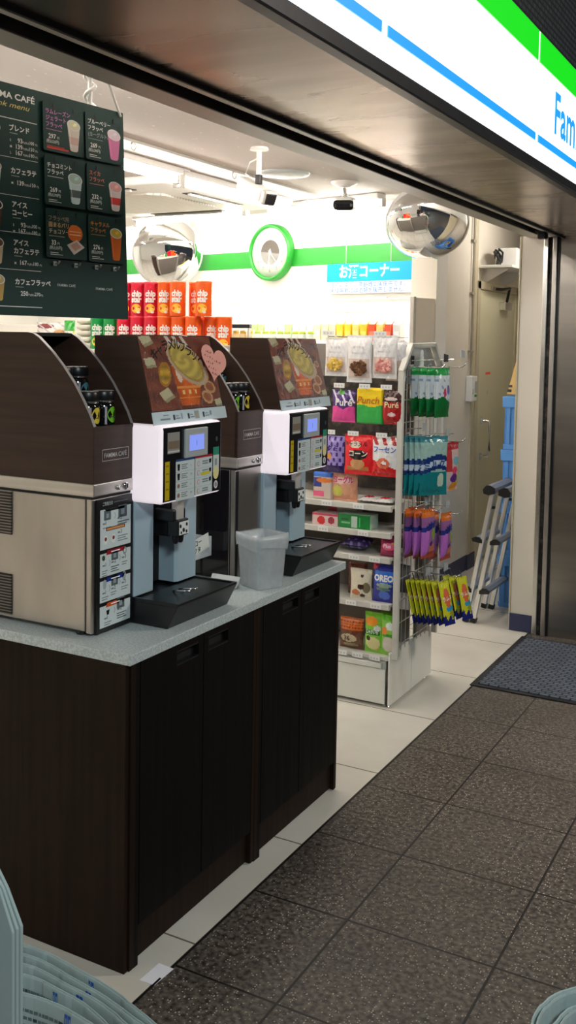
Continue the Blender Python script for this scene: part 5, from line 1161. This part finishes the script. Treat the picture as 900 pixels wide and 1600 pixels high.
# ------------------------------------------------------------------ stacking chip cans on a rack
def chip_can(body,label):
    t=thing('chip_can',label,'chip can',group='potato chip cans on the tall rack')
    R_,h=0.0385,0.1635
    m=MB(); m.lathe([(R_-0.001,0.0),(R_,0.004),(R_,h-0.010)],(0,0,0),'film',28,col=body)
    def wr(X,Z): return -math.sqrt(max(1e-7,(R_+0.0006)**2-X*X))
    m.text('chip',0.001,0.094,0.040,0,'film',WT,'c',ymap=wr,bold=0.05,width=0.050); m.text('star',0.001,0.066,0.040,0,'film',WT,'c',ymap=wr,bold=0.05,width=0.050)
    def pat(cx,cz,rx,rz_,c,o=0.0):
        n=20; pts=[(cx+rx*math.cos(2*PI*k/n),cz+rz_*math.sin(2*PI*k/n)) for k in range(n)]
        vs=[(x,wr(x,0)-o,z) for x,z in pts]+[(cx,wr(cx,0)-0.0012-o,cz)]; m.add(vs,[(k,(k+1)%n,n) for k in range(n)],'film',c)
    pat(0.0,0.036,0.023,0.022,rgb(244,186,60)); pat(0.008,0.030,0.014,0.010,rgb(250,214,110),0.0006); pat(0.012,0.018,0.008,0.006,rgb(236,220,210),0.0009)
    m.build('can_body',t)
    m=MB(); m.lathe([(R_-0.0005,h-0.010),(R_+0.001,h-0.009),(R_+0.001,h-0.001),(R_-0.004,h),(0.0,h-0.001)],(0,0,0),'film',28,col=tuple(min(1,c*1.3+0.02) for c in body)); m.build('lid',t)
    return t
CR,CO,CG = rgb(206,22,52),rgb(232,92,24),rgb(14,140,66)
protos={}
def place_can(c,lb,x,y,z,rz):
    if c not in protos: o=protos[c]=chip_can(c,lb)
    else: o=copy_tree(protos[c]); o['label']=lb
    at(o,(x,y,z),rz)
random.seed(5)
ZT=1.5005
top=[(-3.043,4.0,CR,'red chip can in the upper row, half hidden by the menu board edge'),(-2.963,4.0,CR,'red chip can in the upper row, second from the menu board'),(-2.884,4.0,CR,'red chip can in the upper row, beside the first orange one'),(-2.803,4.0,CO,'orange chip can in the upper row, beside the red ones'),(-2.722,3.985,CO,'orange chip can in the upper row, slightly forward of its neighbours'),(-2.672,4.075,CO,'orange chip can set back between two others in the upper row'),(-2.583,4.0,CO,'orange chip can at the right end of the upper row')]
bot=[(-3.21,CG,'green chip can at the left of the lower row'),(-3.131,CG,'green chip can in the lower row beside the red ones'),(-3.045,CR,'red chip can in the lower row beside the green one'),(-2.964,CR,'red chip can in the middle of the lower row reds'),(-2.883,CR,'red chip can in the lower row beside the orange one'),(-2.802,CO,'orange chip can in the lower row beside the red one'),(-2.722,CO,'orange chip can second among the lower row oranges'),(-2.642,CO,'orange chip can third among the lower row oranges'),(-2.583,CO,'orange chip can set back in the lower row, near its right end'),(-2.505,CO,'orange chip can at the far right end of the lower row')]
for i,(x,c,lb) in enumerate(bot): place_can(c,lb,x,4.0 if i<8 else (4.075 if i==8 else 4.055),ZT,math.radians(24+random.uniform(-6,6)))
place_can(CO,'orange chip can hidden behind the lower row, under the set back upper one',-2.672,4.079,ZT,0.4)
for i,(x,y,c,lb) in enumerate(top): place_can(c,lb,x,y,ZT+0.1640,math.radians(24+random.uniform(-7,7)))
rk=thing('display_rack','tall display rack under the chip cans, mostly hidden by the coffee machines','rack',(-3.15,4.05,0))
m=MB(); m.box(-0.63,0.69,-0.16,0.25,1.47,1.50,'shelf_white',0.003); m.build('top_shelf',rk)
m=MB(); m.box(-0.63,0.69,0.05,0.07,0.0,1.47,'back_panel'); m.build('back_board',rk)
for z in (0.15,0.50,0.85,1.18): MB().box(-0.63,0.69,-0.16,0.049,z-0.02,z,'shelf_paint',0.002).build('shelf',rk)
for x in (-0.645,0.705): MB().box(x-0.015,x+0.015,-0.16,0.25,0.0,1.53,'strip_grey',0.003).build('side_post',rk)
# bread and packs at the left of the rack
def roll(label,x,col,spots,w=0.15,h=0.12,cat='bread pack',y=3.99):
    return put(pack('bread_pack',w,h,0.07,blocks(*spots,base=col),seal=0.04),label,cat,(x,y,ZT),math.radians(25),'packs at the left of the tall rack')
roll('white wrapped bun pack left of the green and yellow pack',-3.50,rgb(226,220,216),((E(0.78,0.46,0.22,0.26),rgb(196,140,90)),(lambda u,v: math.sin(u*17+v*21)>0.75,rgb(196,190,190)),(E(0.3,0.85,0.3,0.1),rgb(130,70,70))),0.16,0.13)
roll('small green and yellow pack left of the chip cans',-3.385,rgb(196,206,40),((B(0,1,0.62,1),rgb(40,150,50)),(B(0.1,0.9,0.4,0.62),rgb(240,240,230))),0.055,0.14,'snack pack')
ct=MB(); n=5
for k in range(n): ct.lathe([(0.018,0.0),(0.042,0.008),(0.045,0.024),(0.030,0.030)],(0,0,0.030*k),'can_lid',20)
o=ct.build('paper_cup_stack'); at(o,(-3.29,4.0,ZT)); tag(o,'stack of cream coloured paper bowls left of the green chip cans','bowls')
dk=thing('dark_shelf','dark brown shelf unit end with a grey post, seen under the menu board','shelf unit',(-3.95,4.0,0))
MB().box(-0.16,0.08,-0.14,0.25,0.0,1.60,'hood_wood',0.004).build('side_board',dk); MB().box(0.08,0.125,-0.15,0.25,0.0,1.62,'strip_grey',0.003).build('post',dk); MB().box(0.02,0.026,-0.144,-0.14,0.3,1.60,'edge_grey').build('seam',dk)

# ------------------------------------------------------------------ distant shelf and chilled case along the back wall
ms=thing('distant_shelf','low white shelf of small jars left of the drinks case','shelf unit',(-3.15,5.60,0))
MB().box(-0.40,0.42,-0.14,0.16,0.0,1.545,'wall_white',0.004).build('cabinet',ms); MB().box(-0.40,-0.06,-0.10,-0.07,1.630,1.655,'dark_trim',0.002).build('top_rail',ms)
for x in (-0.39,-0.07): MB().box(x-0.006,x+0.006,-0.095,-0.075,1.545,1.632,'strip_grey',0.001).build('rail_post',ms)
def sjar(lidc,bodyc):
    t=thing('small_jar','','jar'); m=MB(); m.lathe([(0.022,0.0),(0.025,0.003),(0.025,0.045),(0.020,0.052)],(0,0,0),'film',16,col=bodyc); m.build('jar_body',t)
    m=MB(); m.lathe([(0.022,0.051),(0.022,0.068),(0.0,0.069)],(0,0,0),'film',16,col=lidc); m.build('lid',t); return t
ja=sjar(rgb(206,160,50),rgb(226,200,150)); jb=sjar(rgb(180,206,60),rgb(226,236,226))
for k in range(6):
    o=ja if k==0 else copy_tree(ja); at(o,(-3.50+k*0.053,5.56,1.546)); o['label']='small gold lidded jar in the row under the dark rail'; o['group']='gold lidded jars on the distant shelf'
for k in range(8):
    o=jb if k==0 else copy_tree(jb); at(o,(-3.17+k*0.053,5.54+0.01*(k%2),1.546)); o['label']='small pale jar with a lime lid in the row right of the gold lidded jars'; o['group']='lime lidded jars on the distant shelf'
dc=thing('drinks_case','open white drinks case along the back wall under the drinks corner sign','drinks case',tuple(onwall(1.0,0,0)),WR)
cw0,cw1=-0.93,0.40      # local x: left(-) is... local x runs left to right as seen from the shop
MB().box(-0.60,0.985,-0.24,-0.01,0.0,1.560,'wall_white',0.004).build('body',dc)
MB().box(0.987,0.997,-0.234,-0.01,0.0,1.825,'wall_cream').build('end_panel',dc)
MB().box(-0.60,0.985,-0.03,-0.005,1.56,1.80,'wall_white').build('back',dc)
MB().box(0.985,1.015,-0.262,-0.235,0.0,1.83,'strip_grey',0.004).build('end_post',dc)
MB().box(-0.60,0.985,-0.22,-0.01,1.80,1.825,'white_plastic',0.004).build('canopy',dc)
g=MB(); g.tube([(-0.56,-0.17,1.785),(0.90,-0.17,1.785)],0.012,'tube_light',10); g.build('lamp_tube',dc)
MB().box(0.30,0.93,-0.232,-0.226,1.735,1.74,'dark_trim').box(-0.1,0.12,-0.232,-0.226,1.733,1.738,'dark_trim').build('shelf_edge',dc)
cc={}
for k in range(24):
    x=-0.57+k*0.0625; sel=k
    if k in (16,17,19): c,nm=rgb(240,200,40),'yellow'
    elif k==20: c,nm=rgb(226,80,40),'orange red'
    elif k==22: c,nm=rgb(226,80,40),'orange red'
    elif k in (18,21): c,nm=rgb(240,220,120),'pale yellow'
    elif k in (13,14,15): c,nm=rgb(236,226,190),'cream'
    elif k in (4,5,9): c,nm=rgb(196,224,160),'pale green'
    else: c,nm=rgb(232,236,236),'white'
    if nm not in cc:
        t=thing('drink_carton','','carton'); m=MB(); m.box(-0.026,0.026,-0.026,0.026,0,0.105,'film',0.003,col=c); m.sheet(-0.018,0.018,0.03,0.06,-0.0265,'film',tuple(min(1,q*1.3+.1) for q in c)); m.build('carton_body',t); m=MB(); m.prism([(-0.026,0.104),(0.026,0.104),(0.002,0.126),(-0.002,0.126)],'yz',-0.026,0.026,'film',0.0,col=tuple(q*0.85 for q in c)); m.build('gable_top',t); cc[nm]=o=t
    else: o=copy_tree(cc[nm])
    p=(Matrix.Translation(onwall(1.0,0,0)) @ Matrix.Rotation(WR,4,'Z')) @ Vector((x,-0.20,1.561)); at(o,tuple(p),WR); o['label']=f'{nm} drink carton in the row along the drinks case'; o['group']=f'{nm} cartons in the drinks case'
# ------------------------------------------------------------------ newspapers close to the camera
def fold(path,t,h,lean,label,mark=None,textrows=False,name='newspaper',cat='newspaper',group=None,off=0.0):
    """folded newspaper: rounded fold along path (x,y,z), two leaves hanging down; front leaf towards the camera"""
    P=[Vector(p) for p in path]; Q=[]
    # resample smoothly
    n=len(P)
    def cr(a,b,c,d,s): return 0.5*((2*b)+(c-a)*s+(2*a-5*b+4*c-d)*s*s+(3*b-a-3*c+d)*s**3)
    for i in range(n-1):
        for k in range(6): Q.append(cr(P[max(i-1,0)],P[i],P[i+1],P[min(i+2,n-1)],k/6))
    Q.append(P[-1]); o0=Q[0].copy(); m=MB(Matrix.Translation(-Vector((o0.x,o0.y,0))))
    prof=[(-t/2-lean*1.0,-h),(-t/2-lean*0.4,-h*0.4),(-t/2,-t*0.9),(-t*0.46,-t*0.25),(-t*0.36,0.0),(-t*0.24,-0.0005),(-t*0.12,-t*0.55),(0.0,-t*0.75),(t*0.10,-t*0.6),(t*0.2,-t*0.1),(t*0.32,-0.0002),(t*0.44,-t*0.3),(t/2,-t*0.9),(t/2,-h*0.4),(t/2,-h)]
    vs=[];fs=[]; K=len(prof); N=[]
    for i,q in enumerate(Q):
        tg=(Q[min(i+1,len(Q)-1)]-Q[max(i-1,0)]); tg.z=0; tg.normalize(); nr=Vector((tg.y,-tg.x,0))   # right of travel = towards camera
        N.append(nr); w=0.0028*math.sin((i//3)*1.9+off*9)
        for (a,b_) in prof: vs.append(q+nr*(-a)+Vector((0,0,b_+ (w*0.3)))+nr*w*0.5)
    for i in range(len(Q)-1):
        for k in range(K-1): fs.append((i*K+k,(i+1)*K+k,(i+1)*K+k+1,i*K+k+1))
    m.add(vs,fs,'paper',rgb(164,180,178),smooth=False)
    for e in (0,len(Q)-1): m.add([vs[e*K+k] for k in range(K)],[tuple(range(K))],'paper',rgb(170,186,184))
    def onleaf(s,d,out=0.0012):
        i=min(len(Q)-2,max(0,int(s))); f=s-i; q=Q[i].lerp(Q[i+1],f); nr=N[i]
        k=lean*min(1,d/h); return q+nr*(t/2+k+out)+Vector((0,0,-d))
    if mark is not None:
        for j,(ds) in enumerate((0.0,0.55)):
            s0=mark+ds*1.0
            for (a,b_,c,d_) in ((0,0.12,0.004,0.034),(0.32,0.44,0.004,0.034),(0.0,0.44,0.004,0.009),(0.0,0.44,0.017,0.021),(0.0,0.44,0.029,0.034)):
                m.add([onleaf(s0+a,d_),onleaf(s0+b_,d_),onleaf(s0+b_,c),onleaf(s0+a,c)],[(0,1,2,3)],'print',rgb(40,100,190))
            if 0: m.add([Q[int(s0)]+N[int(s0)]*(-0.004)+Vector((0,0,0.0004)),Q[int(s0)+1]+N[int(s0)]*(-0.004)+Vector((0,0,0.0004)),Q[int(s0)+1]+N[int(s0)]*(0.005)+Vector((0,0,0.0004)),Q[int(s0)]+N[int(s0)]*0.005+Vector((0,0,0.0004))],[(0,1,2,3)],'print',rgb(40,100,190))
    if textrows:
        random.seed(int(off*10)+2); s=0.2; lim=textrows
        for r_ in range(9):
            d=0.018+r_*0.011; s=0.3
            while s<lim:
                l_=random.uniform(0.25,0.7)
                m.add([onleaf(s,d+0.0045),onleaf(s+l_,d+0.0045),onleaf(s+l_,d),onleaf(s,d)],[(0,1,2,3)],'print',rgb(96,112,112) if random.random()<.8 else rgb(60,70,72)); s+=l_+random.uniform(0.08,0.2)
    o=m.build(name); o.location=(o0.x,o0.y,0); tag(o,label,cat,group); return o
NZ=0.66; NG='newspapers in the black rack'
def zz(ps,z=NZ): return [(x,y,z) for x,y in ps]
fold(zz([(-1.10,1.07),(-1.022,1.084),(-0.982,1.090),(-0.936,1.087),(-0.863,1.078),(-0.797,1.063),(-0.714,1.036),(-0.66,1.01)]),0.006,0.30,0.0,'backmost folded newspaper, nearest the counter',mark=23.0,off=0.1,group=NG)
fold(zz([(-1.09,1.058),(-1.011,1.073),(-0.97,1.078),(-0.915,1.072),(-0.851,1.063),(-0.788,1.050),(-0.733,1.033),(-0.66,0.998)],NZ-0.005),0.006,0.30,0.0,'second folded newspaper from the counter',mark=22.5,off=0.2,group=NG)
fold(zz([(-1.08,1.045),(-1.0,1.060),(-0.965,1.065),(-0.907,1.060),(-0.832,1.051),(-0.746,1.024),(-0.67,0.982)],NZ-0.009),0.006,0.30,0.0,'third folded newspaper from the counter, in the middle of the fan',mark=20.5,off=0.3,group=NG)
fold(zz([(-1.07,1.030),(-0.99,1.046),(-0.952,1.052),(-0.909,1.050),(-0.843,1.040),(-0.756,1.008),(-0.68,0.965)],NZ-0.013),0.006,0.30,0.0,'fourth folded newspaper, with the big blue mark',mark=17.5,off=0.4,textrows=17,group=NG)
fold(zz([(-1.04,1.005),(-0.964,1.021),(-0.897,1.029),(-0.825,1.022),(-0.766,1.000),(-0.69,0.95)],NZ-0.018),0.007,0.30,0.006,'frontmost folded newspaper of the fan, with rows of small print',mark=14.0,off=0.5,textrows=14,group=NG)
m=MB()
def up(y,pts,t_,mm,c): m.prism(pts,'xz',y,y+t_,mm,0.001,c)
for k in range(3): up(0.80+k*0.012,[(-0.86-0.004*k,0.356),(-0.757-0.005*k,0.356),(-0.7565-0.005*k,0.905-0.004*k),(-0.776-0.006*k,0.948-0.006*k),(-0.86,1.03)],0.004,'paper',rgb(160,176,174))
o=m.build('newspaper'); tag(o,'folded newspaper standing upright at the left edge, in front of the fan','newspaper',NG)
fold([(-0.325,1.33,0.6),(-0.327,1.40,0.6),(-0.324,1.435,0.6),(-0.312,1.468,0.6),(-0.285,1.505,0.6),(-0.235,1.55,0.6),(-0.16,1.59,0.6),(-0.05,1.62,0.6)],0.012,0.28,0.0,'pale rolled newspaper at the right edge, outer fold',off=0.7,group='newspapers at the right edge')
fold([(-0.300,1.33,0.59),(-0.302,1.40,0.59),(-0.298,1.438,0.59),(-0.283,1.472,0.59),(-0.25,1.51,0.59),(-0.20,1.54,0.59),(-0.13,1.565,0.59),(-0.05,1.585,0.59)],0.012,0.27,0.0,'pale rolled newspaper at the right edge, inner fold',off=0.9,group='newspapers at the right edge')
def rack(label,loc,w,d_,h):
    t=thing('newspaper_rack',label,'newspaper rack',loc)
    MB().box(-w/2,w/2,-d_/2,d_/2,h-0.012,h,'black_plastic',0.002).build('tray',t)
    m=MB()
    for sx in (-1,1):
        for s_ in (-1,1): m.tube([(sx*(w/2-0.015),s_*(d_/2-0.015),0.0005),(sx*(w/2-0.015),s_*(d_/2-0.015),h-0.01)],0.009,'black_plastic',8)
    m.build('frame',t)
    m=MB()
    for s_ in (-1,1): m.tube([(-w/2+0.015,s_*(d_/2-0.015),0.12),(w/2-0.015,s_*(d_/2-0.015),0.12)],0.006,'black_plastic',8)
    m.build('stretcher',t); return t
rack('black newspaper rack at the lower left corner, holding the fan of papers',(-0.88,0.98,0.0),0.52,0.44,0.354)
rack('black newspaper rack at the lower right corner, under the rolled papers',(-0.17,1.47,0.0),0.42,0.36,0.316)

# ------------------------------------------------------------------ added fill lights on the street side, sky, camera
w=bpy.data.worlds.new('night'); SC.world=w; w.use_nodes=True
bgn=w.node_tree.nodes['Background']; bgn.inputs['Color'].default_value=(*rgb(150,160,170),1); bgn.inputs['Strength'].default_value=0.10
def area(name,loc,tgt,sx,sy_,pw,col):
    l=bpy.data.lights.new(name,'AREA'); l.shape='RECTANGLE'; l.size=sx; l.size_y=sy_; l.energy=pw; l.color=col
    o=bpy.data.objects.new(name,l); COL.objects.link(o); o.location=loc; o.rotation_euler=(Vector(tgt)-Vector(loc)).to_track_quat('-Z','Y').to_euler(); return o
area('street_fill',(2.4,4.6,3.4),(-0.3,3.2,0),0.6,0.6,72,rgb(255,246,232))  # unseen area light added to brighten the pavement and steel wall
area('counter_fill',(1.4,-0.8,3.2),(-1.5,2.2,1.6),0.8,0.5,78,rgb(232,246,250))  # unseen fill added for the menu board, worktop and newspapers
cam=bpy.data.cameras.new('camera'); co=bpy.data.objects.new('camera',cam); COL.objects.link(co); SC.camera=co
F,CX,CY,YAW,PIT,ROLL = 1574.837,417.442,629.080,0.509457,-0.0625077,0.0157906
cy_,sy2=math.cos(YAW),math.sin(YAW); fw=Vector((-sy2*math.cos(PIT),cy_*math.cos(PIT),math.sin(PIT))); r0_=Vector((cy_,sy2,0)); u0_=r0_.cross(fw)
rt_=r0_*math.cos(ROLL)+u0_*math.sin(ROLL); ut_=-r0_*math.sin(ROLL)+u0_*math.cos(ROLL)
co.matrix_world=Matrix(((rt_.x,ut_.x,-fw.x,0),(rt_.y,ut_.y,-fw.y,0),(rt_.z,ut_.z,-fw.z,1.56),(0,0,0,1)))
cam.sensor_fit='VERTICAL'; cam.sensor_height=36.0; cam.lens=F*36.0/1600.0
cam.shift_x=(450-CX)/1600.0; cam.shift_y=(CY-800)/1600.0; cam.clip_start=0.02
vs=SC.view_settings; vs.view_transform='Standard'; vs.look='None'; vs.gamma=1.0; vs.exposure=0.0; vs.use_curve_mapping=False
SC.display_settings.display_device='sRGB'
SC.cycles.max_bounces=8; SC.cycles.transparent_max_bounces=12; SC.cycles.use_denoising=True
